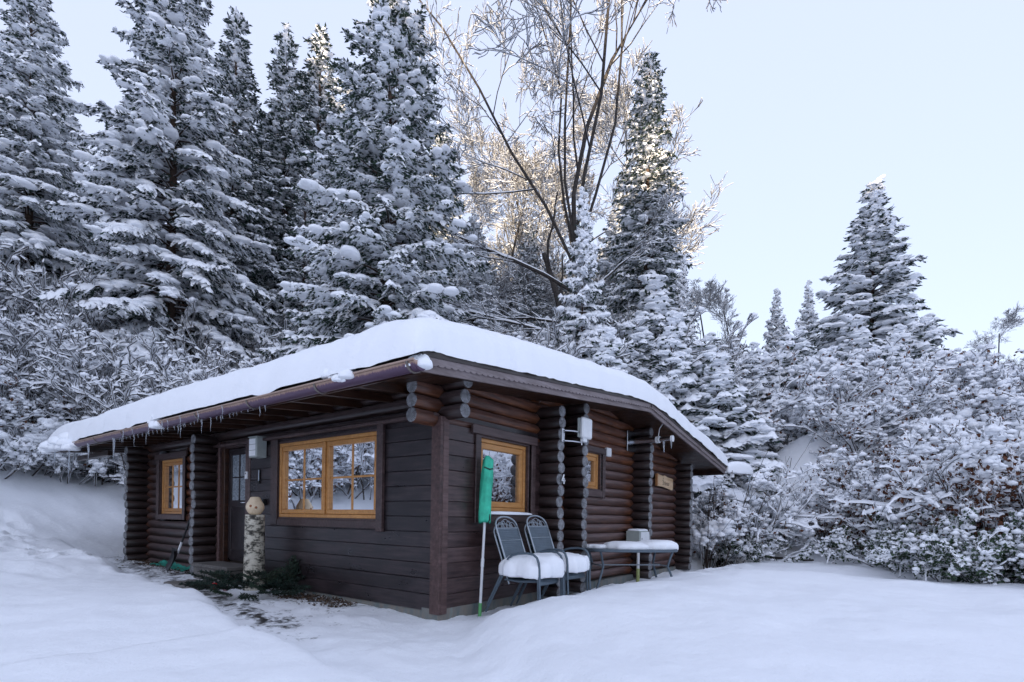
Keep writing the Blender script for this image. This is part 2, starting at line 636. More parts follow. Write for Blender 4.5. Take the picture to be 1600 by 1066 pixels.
FEET = []
_fr = random.Random(12)
def trail(pts, step, rad, dep, jit=.06):
    for (ax_, ay_), (bx_, by_) in zip(pts[:-1], pts[1:]):
        n_ = max(1, int(math.hypot(bx_ - ax_, by_ - ay_) / step))
        for k_ in range(n_):
            s_ = (k_ + .5) / n_; sd__ = .11 if k_ % 2 else -.11
            dx_, dy_ = (bx_ - ax_), (by_ - ay_); l_ = math.hypot(dx_, dy_)
            FEET.append((ax_ + dx_ * s_ - dy_ / l_ * sd__ + _fr.uniform(-jit, jit), ay_ + dy_ * s_ + dx_ / l_ * sd__ + _fr.uniform(-jit, jit), rad * _fr.uniform(.8, 1.25), dep * _fr.uniform(.6, 1.2)))
trail([(-1.3, 6.5), (-2.0, 9.0), (-1.6, 12.0), (-2.6, 15.5)], .42, .16, .15)
trail([(-1.5, 7.4), (-2.9, 7.0), (-4.6, 8.6)], .45, .16, .14)
trail([(3.9, -1.5), (5.2, -1.6), (6.6, -1.35), (7.7, -1.25)], .36, .15, .08)


def terrain(x, y, detail=True):
    x = np.asarray(x, float); y = np.asarray(y, float)
    wob = .10 * fbm(x * 1.7, y * 1.7, 5) if detail else 0
    xb = np.interp(y, BK_Y, BK_X) + wob * 1.6
    bank = sstep((xb - x) / .34)
    pe = sstep((y - 9.4) / 1.6)                          # the cleared path ends behind the cabin
    bank = np.maximum(np.maximum(bank, pe), sstep((x - 7.9) / .5) * sstep((y + .3) / .5))
    xm = np.interp(y, MD_Y, MD_X) + wob
    mound = sstep((x - xm) / .75) * sstep((-y - .12) / 1.25)
    zp = .015 + .018 * np.clip(y, 0, 9)
    zs = np.where(y < 0, .30, .26 + .02 * np.clip(y, 0, 10))
    z = zp + (zs - zp) * np.maximum(bank, mound)
    far = sstep((x - 4.5) / 4.0)
    z = z + far * np.where(y < .3, -.10, 0) + .14 * sstep((x - 5.0) / 3) * sstep((y + .6) / .5)
    z = z + (.13 * np.exp(-((y + 2.0 + .12 * x) / .75) ** 2) * sstep((x + 1.0) / 1.4) * (1 - sstep((x - 4.5) / 2.5)) if detail else 0)
    # hillsides round the yard
    s1 = y - 11.3 - .15 * x
    s2 = (x - 11.2) * .97 + np.where(y < 0, .38 * y, .12 * y)
    s3 = (x - 9.8) * .31 - (y + 4.6) * .95
    k = 1.4
    soft = lambda q: np.log1p(np.exp(np.clip(q * 1.1, -30, 60))) / 1.1
    h1 = .33 * soft(s1); h2 = np.minimum(.72 * soft(s2), 2.3 + .10 * soft(s2 - 4))
    hill = np.log(np.exp(k * h1) + np.exp(k * h2)) / k - math.log(2) / k * np.exp(-(h1 + h2))
    hill = hill + .10 * np.log1p(np.exp(np.clip(s3 * 1.2, -30, 60))) / 1.2
    s4 = -9.3 - x + .05 * y
    rise = np.logaddexp(0, s4 * 1.2) / 1.2
    back = np.minimum(.225 * rise, 33.2) + 15.0 * sstep((y + 44) / 8.0) * sstep((rise - 138) / 14.0)  # unseen ridge; its left knoll is added to keep sun off trees
    s5 = -10.5 - y
    back2 = .16 * np.log1p(np.exp(np.clip(s5, -30, 90)))
    hill = hill + 1.55 * np.exp(-((x - 15.2) ** 2 + (y + 1.9) ** 2) / 5.0)
    z = z + hill + np.maximum(back, np.minimum(back2, 7))
    if detail:
        open_ = np.maximum(bank, mound)
        z = z + open_ * (.12 * fbm(x * .55, y * .55, 21) + .045 * fbm(x * 1.9, y * 1.9, 3))
        trod = sstep((y - 3.5) / 2.5) * sstep((2.2 + x * 0 - np.abs(x + 2.4)) / 1.4) * (1 - sstep((y - 16) / 4))
        z = z + trod * bank * .13 * fbm(x * 1.5, y * 1.1, 77, 3)
        z = z + (1 - open_) * (.05 * fbm(x * 3.2, y * 3.2, 8, 4))
        for fx, fy, fr, fd in FEET:
            z = z - fd * np.exp(-(((x - fx) ** 2 + (y - fy) ** 2) / fr ** 2) ** 2) + .35 * fd * np.exp(-((np.hypot(x - fx, y - fy) - fr * 1.35) / (.35 * fr)) ** 2)
        near_ = np.exp(-((x + 1) ** 2 + (y + 1) ** 2) / 60.0)
        z = z + open_ * near_ * (.010 * fbm(x * 6.5, y * 6.5, 61, 3))
        hl = sstep(hill / 1.0)
        z = z + hl * .35 * fbm(x * .45, y * .45, 12, 4)
    cor = (1 - bank) * (1 - mound) * (1 - pe)
    return z, cor, xb


def gz(x, y):
    return float(terrain(np.array([x]), np.array([y]), True)[0][0])


def axis_coords(c, near, n_near, far_lo, far_hi, n_far):
    a = np.linspace(c - near, c + near, n_near)
    st = a[1] - a[0]
    def grow(total):
        t = np.linspace(0, 1, n_far + 1)[1:]
        e = (np.exp(4.5 * t) - 1) / (math.exp(4.5) - 1)
        return total * (e * (1 - st * n_far / total * .0) ) + t * 0
    lo = c - near - grow(c - near - far_lo)[::-1]
    hi = c + near + grow(far_hi - c - near)
    return np.concatenate([lo, a, hi])


gx = axis_coords(.6, 8.6, 290, -230, 150, 80)
gy = axis_coords(.2, 9.0, 300, -150, 150, 75)
GX, GY = np.meshgrid(gx, gy, indexing='xy')
GZ, COR, XB = terrain(GX, GY)
strip = np.exp(-((GX - XB - .35) / .28) ** 2) * (GY > -.2) * sstep((9 - GY) / 1.5)
bare = COR * (.385 + .11 * strip + .10 * np.exp(-((GX + .15) / .3) ** 2) * sstep((GY - 1) / 1))
bare = bare * (.62 + .38 * sstep((GY + .6) / 1.8))
nu, nv = len(gx), len(gy)
idx = np.arange(nu * nv).reshape(nv, nu)
F = np.stack([idx[:-1, :-1], idx[:-1, 1:], idx[1:, 1:], idx[1:, :-1]], -1).reshape(-1, 4)
V = np.stack([GX.ravel(), GY.ravel(), GZ.ravel()], -1)
me = np_mesh('snowy_ground', V, F, M['ground'], True, attrs={'bare': bare.ravel()})
tag(link('snowy_ground', me), kind='structure')

# ------------------------------------------------------------------ cabin
RIDGE_X, EAVE_X, FAR_X = 4.2, -1.0, 8.8
RK0, RK1 = -.75, 11.1          # roof ends along Y


def roof_top(x):
    return 2.69 + .098 * (x + 1) if x <= RIDGE_X else 3.2 - .154 * (x - RIDGE_X)


cabin = thing('log_cabin', 'dark brown log cabin with boarded near corner and low gabled roof', 'cabin')
LT = lambda u, d, z: (-d, u, z)         # left (eave) wall: u along +Y, d outwards
RT = lambda u, d, z: (u, -d, z)         # right (gable) wall: u along +X, d outwards


def log_mesh(length, r, sh0=0.0, sh1=0.0, n=12, oval=1.0, smin=0.0):
    """log along local +X; slot 0 stained side, slot 1 cut end"""
    m = max(2, int(length / .22) + 1)
    xs = np.linspace(0, length, m)
    ph = rng.uniform(0, 6.28)
    V = []; at = []; we = []
    for x in xs:
        wob = 1 + .018 * math.sin(x * 2.1 + ph) + rng.uniform(-.008, .008)
        for k in range(n):
            a = 2 * math.pi * k / n
            rr = r * wob * (1 + .012 * math.sin(3 * a + ph))
            V.append((x, rr * math.cos(a), rr * math.sin(a) * oval))
            s = smin / 1.5
            if sh0: s = max(s, 1 - x / sh0)
            if sh1: s = max(s, 1 - (length - x) / sh1)
            at.append(min(1, max(0, s) * 1.5))
            we.append(max(0.0, math.sin(a) * .9 + .25) ** 1.3)  # painted sky highlight, strongest on the upper side of the log
    F = []; mi = []
    for i in range(m - 1):
        for k in range(n):
            F.append((i * n + k, i * n + (k + 1) % n, (i + 1) * n + (k + 1) % n, (i + 1) * n + k)); mi.append(0)
    caps = []
    for e, x in ((0, -.012), (m - 1, length + .012)):     # chamfered ends
        b = len(V)
        for k in range(n):
            a = 2 * math.pi * k / n
            V.append((x, r * .86 * math.cos(a), r * .86 * math.sin(a) * oval)); at.append(at[e * n]); we.append(0)
        for k in range(n):
            q = (e * n + k, e * n + (k + 1) % n, b + (k + 1) % n, b + k)
            F.append(q if e else q[::-1]); mi.append(1)
        caps.append(tuple(range(b, b + n))[::(1 if e else -1)])
    V = np.array(V)
    nq = len(F)
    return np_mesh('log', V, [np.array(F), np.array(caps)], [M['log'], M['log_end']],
                   [True, False], mi + [1, 1], {'shelter': at, 'sky_sheen': we})


def log(p, axis, length, r=.086, sh0=0, sh1=0, oval=1.0, smin=0.0, mat='log'):
    me = log_mesh(length, r, sh0, sh1, oval=oval, smin=smin)
    me.materials[0] = M[mat]
    rz = 0 if axis == 'x' else math.pi / 2
    return link('log', me, cabin, p, (0, 0, rz))


def spans(a, b, z, r, holes):
    """parts of a..b left free by openings (u0,u1,z0,z1)"""
    out = [(a, b)]
    for u0, u1, z0, z1 in holes:
        if z + r * .75 > z0 and z - r * .75 < z1:
            nx = []
            for p, q in out:
                if u1 <= p or u0 >= q: nx.append((p, q)); continue
                if u0 - p > .04: nx.append((p, u0))
                if q - u1 > .04: nx.append((u1, q))
            out = nx
    return out


PITCH = .1595
LOGR = .083
COLS = [2.05, 2.75, 5.30, 7.62]        # projecting cross walls on the gable side
LCOLS = [5.55, 8.70]                   # and on the eave side
HOLE_R = [(.60, 1.80, 1.20, 2.27), (2.95, 3.99, 1.62, 2.36)]
HOLE_L = [(1.0, 3.45, 1.10, 2.30), (6.74, 8.03, 1.06, 2.40), (4.28, 5.30, 0, 2.45)]
under = lambda x: roof_top(x) - .13
zc = [2.465 - PITCH * k for k in range(-6, 15)]
for z in zc:
    for i, (a, b) in enumerate([(-.37, COLS[0]), (COLS[0], COLS[1]), (COLS[1], COLS[2]), (COLS[2], COLS[3] + .3)]):
        if i == 0 and z < 2.25: continue
        # clip by the roof line
        xs = [x for x in np.linspace(a, b, 60) if roof_top(x) - .095 > z - .07]
        if len(xs) < 4: continue
        a2, b2 = xs[0], xs[-1]
        for p, q in spans(a2, b2, z, LOGR, HOLE_R if i else []):
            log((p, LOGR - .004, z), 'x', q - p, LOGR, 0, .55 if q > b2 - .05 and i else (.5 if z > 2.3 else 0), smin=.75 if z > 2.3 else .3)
for cx in COLS:
    z = 2.465 + PITCH * 6.5
    while z > .12:
        if z + .06 < under(cx) + .04:
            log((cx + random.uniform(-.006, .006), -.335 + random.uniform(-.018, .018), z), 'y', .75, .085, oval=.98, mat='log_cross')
        z -= PITCH
zl = [2.545 - PITCH * k for k in range(0, 16)]
for z in zl:
    for i, (a, b) in enumerate([(-.30, LCOLS[0]), (LCOLS[0], LCOLS[1] + .2)]):
        if i == 0 and z < 2.33: 
            # log wall showing between the door and the cross wall
            a = 5.30
        for p, q in spans(a, b, z, LOGR, HOLE_L[1:2] if i else []):
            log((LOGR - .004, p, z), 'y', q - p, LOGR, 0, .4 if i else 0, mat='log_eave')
for cy in LCOLS:
    z = 2.545 - PITCH * .5
    while z > .12:
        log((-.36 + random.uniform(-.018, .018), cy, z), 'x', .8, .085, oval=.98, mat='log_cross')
        z -= PITCH
for z in (2.71,):
    log((LOGR, -.33, z), 'y', 9.2, .08, mat='log_eave')

# concrete base, corner
mb = MB()
mb.box((-.005, .0, -.3), (.25, 9.0, .125)).build('base', M['concrete'], cabin)
mb = MB(); mb.box((-.025, -.03, -.3), (8.0, .24, .142)).build('base', M['concrete'], cabin)
# boarded walls, each board its own piece
BP = .1787
b0 = .128 - BP


def wall_boards(T, u0, u1, ztop, holes, d=.022):
    k = 0
    while True:
        z0 = .128 + BP * k; z1 = z0 + BP
        if k == 0: z0 = .112
        if z1 > ztop + .05: break
        zm = (z0 + z1) / 2
        cuts = [(a, b) for a, b in spans(u0, u1, zm, BP * .5, holes)]
        # pieces left above and below an opening
        for a, b in cuts:
            m = MB(); L = b - a
            dd = d + random.uniform(-.003, .003)
            m.box((0, 0, 0), (L, .024, z1 - z0 - .005), .004)
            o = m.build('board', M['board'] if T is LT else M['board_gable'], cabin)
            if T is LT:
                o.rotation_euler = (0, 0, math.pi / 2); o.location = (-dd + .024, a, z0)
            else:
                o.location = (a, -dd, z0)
        k += 1


wall_boards(LT, .095, 4.26, 2.32, [(1.02, 3.43, 1.16, 2.30)])
wall_boards(RT, .095, 2.00, 2.28, [(.60, 1.80, 1.22, 2.25)])
# wall core behind the boards with openings
mb = MB()
for a, b, z0, z1 in ((0.0, 1.02, .1, 2.45), (3.43, 4.3, .1, 2.45), (1.02, 3.43, .1, 1.12), (1.02, 3.43, 2.30, 2.45)):
    mb.box((.006, a, z0), (.05, b, z1))
mb.build('wall_core', M['board'], cabin)
mb = MB()
for a, b, z0, z1 in ((0.05, .60, .13, 2.40), (1.80, 2.03, .13, 2.40), (.60, 1.80, .13, 1.20), (.60, 1.80, 2.26, 2.40)):
    mb.box((a, .004, z0), (b, .05, z1))
mb.build('wall_core', M['board'], cabin)
# corner boards
MB().box((-.045, -.05, .085), (.0, .10, 2.335), .005).build('corner_board', M['post'], cabin)
MB().box((.002, -.052, .085), (.092, -.002, 2.335), .005).build('corner_board', M['post'], cabin)
# dark lining of the rooms
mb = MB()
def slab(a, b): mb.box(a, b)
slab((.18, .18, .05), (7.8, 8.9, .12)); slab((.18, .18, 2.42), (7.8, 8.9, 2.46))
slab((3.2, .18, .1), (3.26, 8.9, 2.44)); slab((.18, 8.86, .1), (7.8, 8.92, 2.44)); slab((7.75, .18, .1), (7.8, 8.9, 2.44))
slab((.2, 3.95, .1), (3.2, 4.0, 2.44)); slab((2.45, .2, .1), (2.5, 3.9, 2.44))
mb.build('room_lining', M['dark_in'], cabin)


def window(T, u0, u1, z0, z1, sashes, vm, hm, d=-.012, name='window', fw=.065, casing=None, curtain=None, flip=False):
    m = MB()
    e = .05
    for a, b, c, f in ((u0, u1, z1 - e, z1), (u0, u1, z0, z0 + e), (u0, u0 + e, z0 + e, z1 - e), (u1 - e, u1, z0 + e, z1 - e)):
        m.box((a, d - .08, c), (b, d, f), .006, T=T)
    w = m.build(name, M['frame'], cabin)
    n = sashes
    iw = (u1 - u0 - 2 * e - .045 * (n - 1)) / n
    for i in range(n):
        a = u0 + e + i * (iw + .045); b = a + iw
        c, f = z0 + e, z1 - e
        if i:
            MB().box((a - .045 + .002, d - .07, c), (a - .002, d + .012, f), .006, T=T).build('mullion', M['frame'], w)
        s = MB()
        a += .003; b -= .003; c += .003; f -= .003
        for p, q, r_, t in ((a, b, f - fw, f), (a, b, c, c + fw), (a, a + fw, c + fw, f - fw), (b - fw, b, c + fw, f - fw)):
            s.box((p, d - .075, r_), (q, d - .012, t), .007, T=T)
        s.build('sash', M['frame'], w)
        ga, gb, gc, gd = a + fw, b - fw, c + fw, f - fw
        V = [T(ga - .005, d - .048, gc - .005), T(gb + .005, d - .048, gc - .005), T(gb + .005, d - .048, gd + .005), T(ga - .005, d - .048, gd + .005)]
        MB().add(V, [(0, 1, 2, 3)]).build('pane', M['glass'], w)
        for k in range(1, vm + 1):
            x = ga + (gb - ga) * k / (vm + 1)
            MB().box((x - .014, d - .062, gc), (x + .014, d - .036, gd), .004, T=T).build('muntin', M['frame'], w)
        for k in range(1, hm + 1):
            z = gc + (gd - gc) * (.5 if hm == 1 else k / (hm + 1))
            MB().box((ga, d - .060, z - .014), (gb, d - .038, z + .014), .004, T=T).build('muntin', M['frame'], w)
    if curtain:
        for (a, b) in curtain:
            V = []; F = []
            nn = 26
            for i in range(nn):
                uu = a + (b - a) * i / (nn - 1)
                dd = d - .17 + .022 * math.sin(i * 1.9) + .01 * math.sin(i * .7)
                V += [T(uu, dd, z0 + .02), T(uu, dd, z1 - .02)]
            F = [(2 * i, 2 * i + 2, 2 * i + 3, 2 * i + 1) for i in range(nn - 1)]
            MB().add(V, F, True).build('curtain', M['curtain'], w)
    for (a, b, c, f, dd) in (casing or []):
        MB().box((a, .024, c), (b, dd, f), .006, T=T).build('casing_board', M['casing'], w)
    # reveal boards between casing and frame
    m = MB()
    for a, b, c, f in ((u0 - .03, u1 + .03, z1, z1 + .025), (u0 - .03, u1 + .03, z0 - .025, z0), (u0 - .03, u0, z0, z1), (u1, u1 + .03, z0, z1)):
        m.box((a, -.1, c), (b, .021, f), T=T)
    m.build('reveal', M['casing'], w)
    return w


# big two-sash window on the eave wall
w1 = window(LT, 1.055, 3.395, 1.155, 2.265, 2, 1, 1, d=.012, curtain=[(2.95, 3.36), (1.08, 1.2)],
            casing=[(.925, 1.04, 1.0, 2.335, .075), (3.41, 3.60, 1.04, 2.33, .045), (1.0, 3.60, 1.03, 1.13, .036)])
# gable-side window
w2 = window(RT, .665, 1.70, 1.275, 2.19, 1, 0, 0, d=-.02, fw=.075,
            casing=[(.49, 1.87, 2.215, 2.325, .066), (.565, .665, 1.13, 2.212, .052), (1.755, 1.845, 1.10, 2.212, .052), (.668, 1.752, 1.135, 1.235, .045)])
w3 = window(RT, 3.03, 3.84, 1.70, 2.30, 1, 0, 0, d=-.02, fw=.07,
            casing=[(2.9, 4.05, 2.31, 2.41, .05), (3.90, 4.00, 1.55, 2.308, .045), (2.92, 3.02, 1.55, 2.308, .045), (3.022, 3.898, 1.57, 1.68, .04)])
w4 = window(LT, 6.82, 7.92, 1.17, 2.25, 1, 2, 1, d=-.015, fw=.06, curtain=[(6.85, 7.9)],
            casing=[(6.62, 8.12, 2.27, 2.37, .055), (6.70, 6.80, 1.06, 2.268, .045), (7.94, 8.06, 1.04, 2.268, .045), (6.802, 7.938, 1.06, 1.155, .05)])
# snow on the gable window's sill
# door
door = MB()
D0, D1 = 4.42, 5.14
for a, b, c, f in ((D0, D0 + .10, .40, 2.30), (D1 - .10, D1, .40, 2.30), (D0 + .1, D1 - .1, 2.19, 2.30), (D0 + .1, D1 - .1, .40, .58), (D0 + .1, D1 - .1, 1.30, 1.42)):
    door.box((a, -.09, c), (b, -.045, f), .005, T=LT)
door = door.build('door', M['board'], cabin)
MB().box((D0 + .1, -.08, .58), (D1 - .1, -.062, 1.30), T=LT).build('panel', M['board'], door)
um = (D0 + D1) / 2
for a, b, c, f in ((D0 + .1, um - .016, 1.42, 1.80), (um + .016, D1 - .1, 1.42, 1.80), (D0 + .1, um - .016, 1.82, 2.19), (um + .016, D1 - .1, 1.82, 2.19)):
    MB().box((a, -.078, c), (b, -.066, f), T=LT).build('pane', M['frosted'], door)
MB().box((um - .015, -.085, 1.42), (um + .015, -.052, 2.19), .004, T=LT).build('muntin', M['board'], door)
MB().box((D0 + .1, -.083, 1.801), (D1 - .1, -.055, 1.819), .003, T=LT).build('muntin', M['board'], door)
h = MB(); h.tube([LT(D0 + .05, -.044, 1.38), LT(D0 + .05, .012, 1.38), LT(D0 + .16, .012, 1.38)], .011, 8)
h.box((D0 + .028, -.045, 1.28), (D0 + .072, -.036, 1.46), T=LT); h.build('handle', M['steel'], door)
MB().box((4.262, -.10, .20), (4.41, .03, 2.42), .006, T=LT).build('door_jamb', M['casing'], cabin)
MB().box((5.15, -.10, .25), (5.27, .02, 2.42), .006, T=LT).build('door_jamb', M['soffit'], cabin)
MB().box((5.272, -.02, .25), (5.34, .05, 2.42), .006, T=LT).build('door_jamb', M['post'], cabin)
MB().box((4.412, -.10, 2.31), (5.148, .01, 2.44), .006, T=LT).build('door_head', M['casing'], cabin)
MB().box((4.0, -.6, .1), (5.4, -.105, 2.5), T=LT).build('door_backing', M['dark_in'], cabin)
# frosted ledge above the boards
MB().box((.0, .026, 2.33), (5.4, .10, 2.37), .006, T=LT).build('ledge_board', M['casing'], cabin)

# roof: decking boards, sheet, rafters, fascias
for sgn in (0, 1):
    x0, x1 = (EAVE_X + .02, RIDGE_X) if sgn == 0 else (RIDGE_X, FAR_X - .02)
    nb = int(round((x1 - x0) / .142))
    for k in range(nb):
        a = x0 + (x1 - x0) * k / nb; b = x0 + (x1 - x0) * (k + 1) / nb - .005
        za, zb = roof_top(a) - .095, roof_top(b) - .095
        y0, y1 = RK0 + .045, RK1 - .02
        V = [(a, y0, za), (b, y0, zb), (b, y1, zb), (a, y1, za)]
        V = V + [(p[0], p[1], p[2] + .03) for p in V]
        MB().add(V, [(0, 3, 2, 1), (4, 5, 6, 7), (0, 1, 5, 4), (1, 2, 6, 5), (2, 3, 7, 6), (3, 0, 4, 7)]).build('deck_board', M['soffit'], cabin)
    a, b = (EAVE_X - .03, RIDGE_X + .001) if sgn == 0 else (RIDGE_X + .001, FAR_X + .03)
    V = []
    for t in (0, -.055):
        for x, y in ((a, RK0 - .035), (b, RK0 - .035), (b, RK1), (a, RK1)):
            V.append((x, y, roof_top(x) + t + .004))
    MB().add(V, [(0, 1, 2, 3), (7, 6, 5, 4), (0, 4, 5, 1), (1, 5, 6, 2), (2, 6, 7, 3), (3, 7, 4, 0)]).build('roof_sheet', M['dark_metal'], cabin)
    # rake boards: lower board and scalloped upper board
    for (ya, yb) in ((RK0, RK0 + .03), (RK1 - .05, RK1 - .02)):
        xs = np.linspace(x0 - (.02 if sgn == 0 else 0), x1 + (.02 if sgn else 0), 2)
        V = [(x, y, roof_top(x) + t) for y in (ya, yb) for x in xs for t in (-.185, -.10)]
        MB().add(V, [(0, 2, 3, 1), (4, 5, 7, 6), (0, 4, 6, 2), (1, 3, 7, 5), (0, 1, 5, 4), (2, 6, 7, 3)]).build('rake_board', M['fascia'], cabin)
    y_a, y_b = RK0 - .022, RK0 - .004
    L = abs(x1 - x0); ns = int(L / .088)
    prof = []
    for k in range(ns + 1):
        xk = x0 - .02 + (x1 - x0 + .04) * k / ns
        prof.append((xk, -.108))
        if k < ns:
            st = (x1 - x0 + .04) / ns
            prof += [(xk + st * .3, -.122), (xk + st * .75, -.124), (xk + st * .93, -.112)]
    V = []
    for y in (y_a, y_b):
        V += [(x, y, roof_top(x) + t) for x, t in prof] + [(x, y, roof_top(x) - .052) for x, t in prof]
    n = len(prof)
    Fq = []
    for i in range(n - 1):
        Fq += [(i, i + 1, n + i + 1, n + i), (2 * n + i + 1, 2 * n + i, 3 * n + i, 3 * n + i + 1), (i, 2 * n + i, 2 * n + i + 1, i + 1), (n + i, n + i + 1, 3 * n + i + 1, 3 * n + i)]
    MB().add(V, Fq).build('scalloped_rake_board', M['fascia'], cabin)
# eave board and rafters under the eave
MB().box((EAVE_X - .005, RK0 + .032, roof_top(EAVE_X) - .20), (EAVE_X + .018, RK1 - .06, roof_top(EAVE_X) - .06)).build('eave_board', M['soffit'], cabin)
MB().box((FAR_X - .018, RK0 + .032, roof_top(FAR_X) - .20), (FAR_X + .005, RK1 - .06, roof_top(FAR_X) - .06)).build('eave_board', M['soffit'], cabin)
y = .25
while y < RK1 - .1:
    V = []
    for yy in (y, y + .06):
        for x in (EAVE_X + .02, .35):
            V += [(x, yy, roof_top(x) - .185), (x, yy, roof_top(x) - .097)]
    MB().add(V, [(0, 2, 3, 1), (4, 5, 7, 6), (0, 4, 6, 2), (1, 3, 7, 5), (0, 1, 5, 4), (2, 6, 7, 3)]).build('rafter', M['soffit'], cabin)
    y += .615
# roof beam carrying the left end
MB().box((-.62, 8.95, 2.36), (-.50, 11.0, 2.46), .008).build('beam', M['soffit'], cabin)
MB().box((7.7, 8.95, 2.36), (7.82, 11.0, 2.46), .008).build('beam', M['soffit'], cabin)
MB().box((7.7, 10.8, .1), (7.82, 10.92, 2.36), .008).build('post', M['soffit'], cabin)

# gutters
def half_pipe(cx, cz, r, y0, y1, name, mat, th=.004, lip=True):
    V = []; n = 12; m = max(2, int((y1 - y0) / .35))
    ang = [math.pi + math.pi * k / n for k in range(n + 1)]
    prof = [(r * math.cos(a), r * math.sin(a)) for a in ang] + [((r - th) * math.cos(a), (r - th) * math.sin(a)) for a in ang[::-1]]
    k = len(prof); F = []
    for j in range(m + 1):
        y = y0 + (y1 - y0) * j / m
        V += [(cx + a, y, cz + b) for a, b in prof]
    for j in range(m):
        for i in range(k):
            F.append((j * k + i, j * k + (i + 1) % k, (j + 1) * k + (i + 1) % k, (j + 1) * k + i))
    o = MB().add(V, F, True)
    if lip: o.tube([(cx - r - .004, y0, cz + .003), (cx - r - .004, y1, cz + .003)], .011, 8)
    return o.build(name, mat, cabin)


GUT_X, GUT_Z, GUT_R = EAVE_X - .075, 2.565, .082
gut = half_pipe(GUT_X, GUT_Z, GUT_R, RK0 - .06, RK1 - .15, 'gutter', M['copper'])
BRY = [-.74 + 1.42 * k for k in range(9)]
for yb in BRY:
    m = MB(); V = []; n = 14
    pr = [(GUT_R + .005, GUT_R + .013)]
    for j, yy in enumerate((yb, yb + .028)):
        for k in range(n + 1):
            a = math.pi * .98 + math.pi * 1.04 * k / n
            for r in (GUT_R + .003, GUT_R + .011):
                V.append((GUT_X + r * math.cos(a), yy, GUT_Z + r * math.sin(a)))
    s = 2 * (n + 1); F = []
    for k in range(n):
        F += [(2 * k, 2 * k + 2, s + 2 * k + 2, s + 2 * k), (2 * k + 1, s + 2 * k + 1, s + 2 * k + 3, 2 * k + 3), (2 * k, 2 * k + 1, 2 * k + 3, 2 * k + 2), (s + 2 * k, s + 2 * k + 2, s + 2 * k + 3, s + 2 * k + 1)]
    m.add(V, F).build('bracket', M['bracket'], gut)
ec = MB(); n = 12
V = [(GUT_X + (GUT_R - .002) * math.cos(math.pi + math.pi * k / n), RK0 - .061, GUT_Z + (GUT_R - .002) * math.sin(math.pi + math.pi * k / n)) for k in range(n + 1)]
V += [(p[0], p[1] + .004, p[2]) for p in V]
ec.add(V, [tuple(range(n + 1)), tuple(range(n + 1, 2 * n + 2))[::-1]]).build('end_cap', M['copper'], gut)
gut2 = half_pipe(FAR_X + .075, 2.385, .065, RK0 - .03, RK1 - .15, 'gutter', M['bracket'])

# roof snow
def roof_snow():
    xs = np.concatenate([np.linspace(-1.16, .4, 46), np.linspace(.45, 7.6, 90)[0:], np.linspace(7.65, 8.98, 34)])
    ys = np.concatenate([np.linspace(RK0 - .055, .5, 36), np.linspace(.56, 10.6, 130), np.linspace(10.64, RK1 + .1, 16)])
    Xg, Yg = np.meshgrid(xs, ys, indexing='xy')
    ee = .05 * fbm(Yg * 1.3, Xg * 0 + 3, 4) + .035 * fbm(Yg * 5, Xg * 0, 9)
    dx0 = Xg - xs[0]; dx1 = xs[-1] - Xg; dy0 = Yg - ys[0]; dy1 = ys[-1] - Yg
    prof = lambda d, w, p: np.clip(1 - (1 - np.clip(d / w, 0, 1)) ** 2.2, 0, 1) ** p
    t = .47 * prof(dx0, .62, .46) * prof(dx1, .6, .40) * prof(dy0, .50, .40) * prof(dy1, .6, .4)
    rt = np.where(Xg <= RIDGE_X, 2.69 + .098 * (Xg + 1), 3.2 - .154 * (Xg - RIDGE_X))
    rt = rt - .35 * np.exp(-((Xg - RIDGE_X) / .5) ** 2) * .12
    # slumps over the eave edge
    over = np.clip((-1.0 - Xg) / .16, 0, 1)
    rt = rt - over * (.05 + .5 * np.clip(fbm(Yg * 1.1, Yg * 0, 31) - .12, 0, 1) * .35)
    rt = rt - np.clip((Xg - 8.8) / .18, 0, 1) * .10
    Z = rt + .008 + t * (1 + .17 * fbm(Xg * .8, Yg * .8, 2) + .07 * fbm(Xg * 2.3, Yg * 2.3, 6)) + .008 * fbm(Xg * 8, Yg * 8, 7) * np.clip(t * 5, 0, 1)
    # scraped streaks running down the slope
    Z = Z + .006 * fbm(Xg * 2, Yg * 14, 11) * np.clip(t * 4, 0, 1)
    jx = .025 * fbm(Yg * 3.5, Xg * 0, 44, 4) * (1 - np.clip(np.minimum(dx0, dx1) / .25, 0, 1))
    jy = .03 * fbm(Xg * 5, Yg * 0, 45, 4) * (1 - np.clip(dy0 / .25, 0, 1))
    Zb = rt + .006 + (.03 * fbm(Xg * 9, Yg * 9, 51) * (dy0 < .02))
    nu, nv = len(xs), len(ys)
    top = np.stack([Xg + jx, Yg + jy, np.maximum(Z, Zb)], -1).reshape(-1, 3)
    idx = np.arange(nu * nv).reshape(nv, nu)
    F = np.stack([idx[:-1, :-1], idx[:-1, 1:], idx[1:, 1:], idx[1:, :-1]], -1).reshape(-1, 4)
    bd = np.concatenate([idx[0, :], idx[1:, -1], idx[-1, -2::-1], idx[-2:0:-1, 0]])
    low = top[bd].copy(); low[:, 2] -= .022
    b0 = nu * nv; nb = len(bd)
    k = np.arange(nb)
    side = np.stack([bd, b0 + k, b0 + (k + 1) % nb, bd[(k + 1) % nb]], -1)
    V = np.concatenate([top, low])
    return np_mesh('roof_snow', V, [F, side], M['snow'], True)


o = link('roof_snow', roof_snow())
tag(o, 'thick rounded blanket of snow covering the whole cabin roof', 'snow')

# ------------------------------------------------------------------ snow lump helpers
UP = np.array([0., 0., 1.])


def unit(v):
    return v / np.maximum(np.linalg.norm(v, axis=-1, keepdims=True), 1e-9)


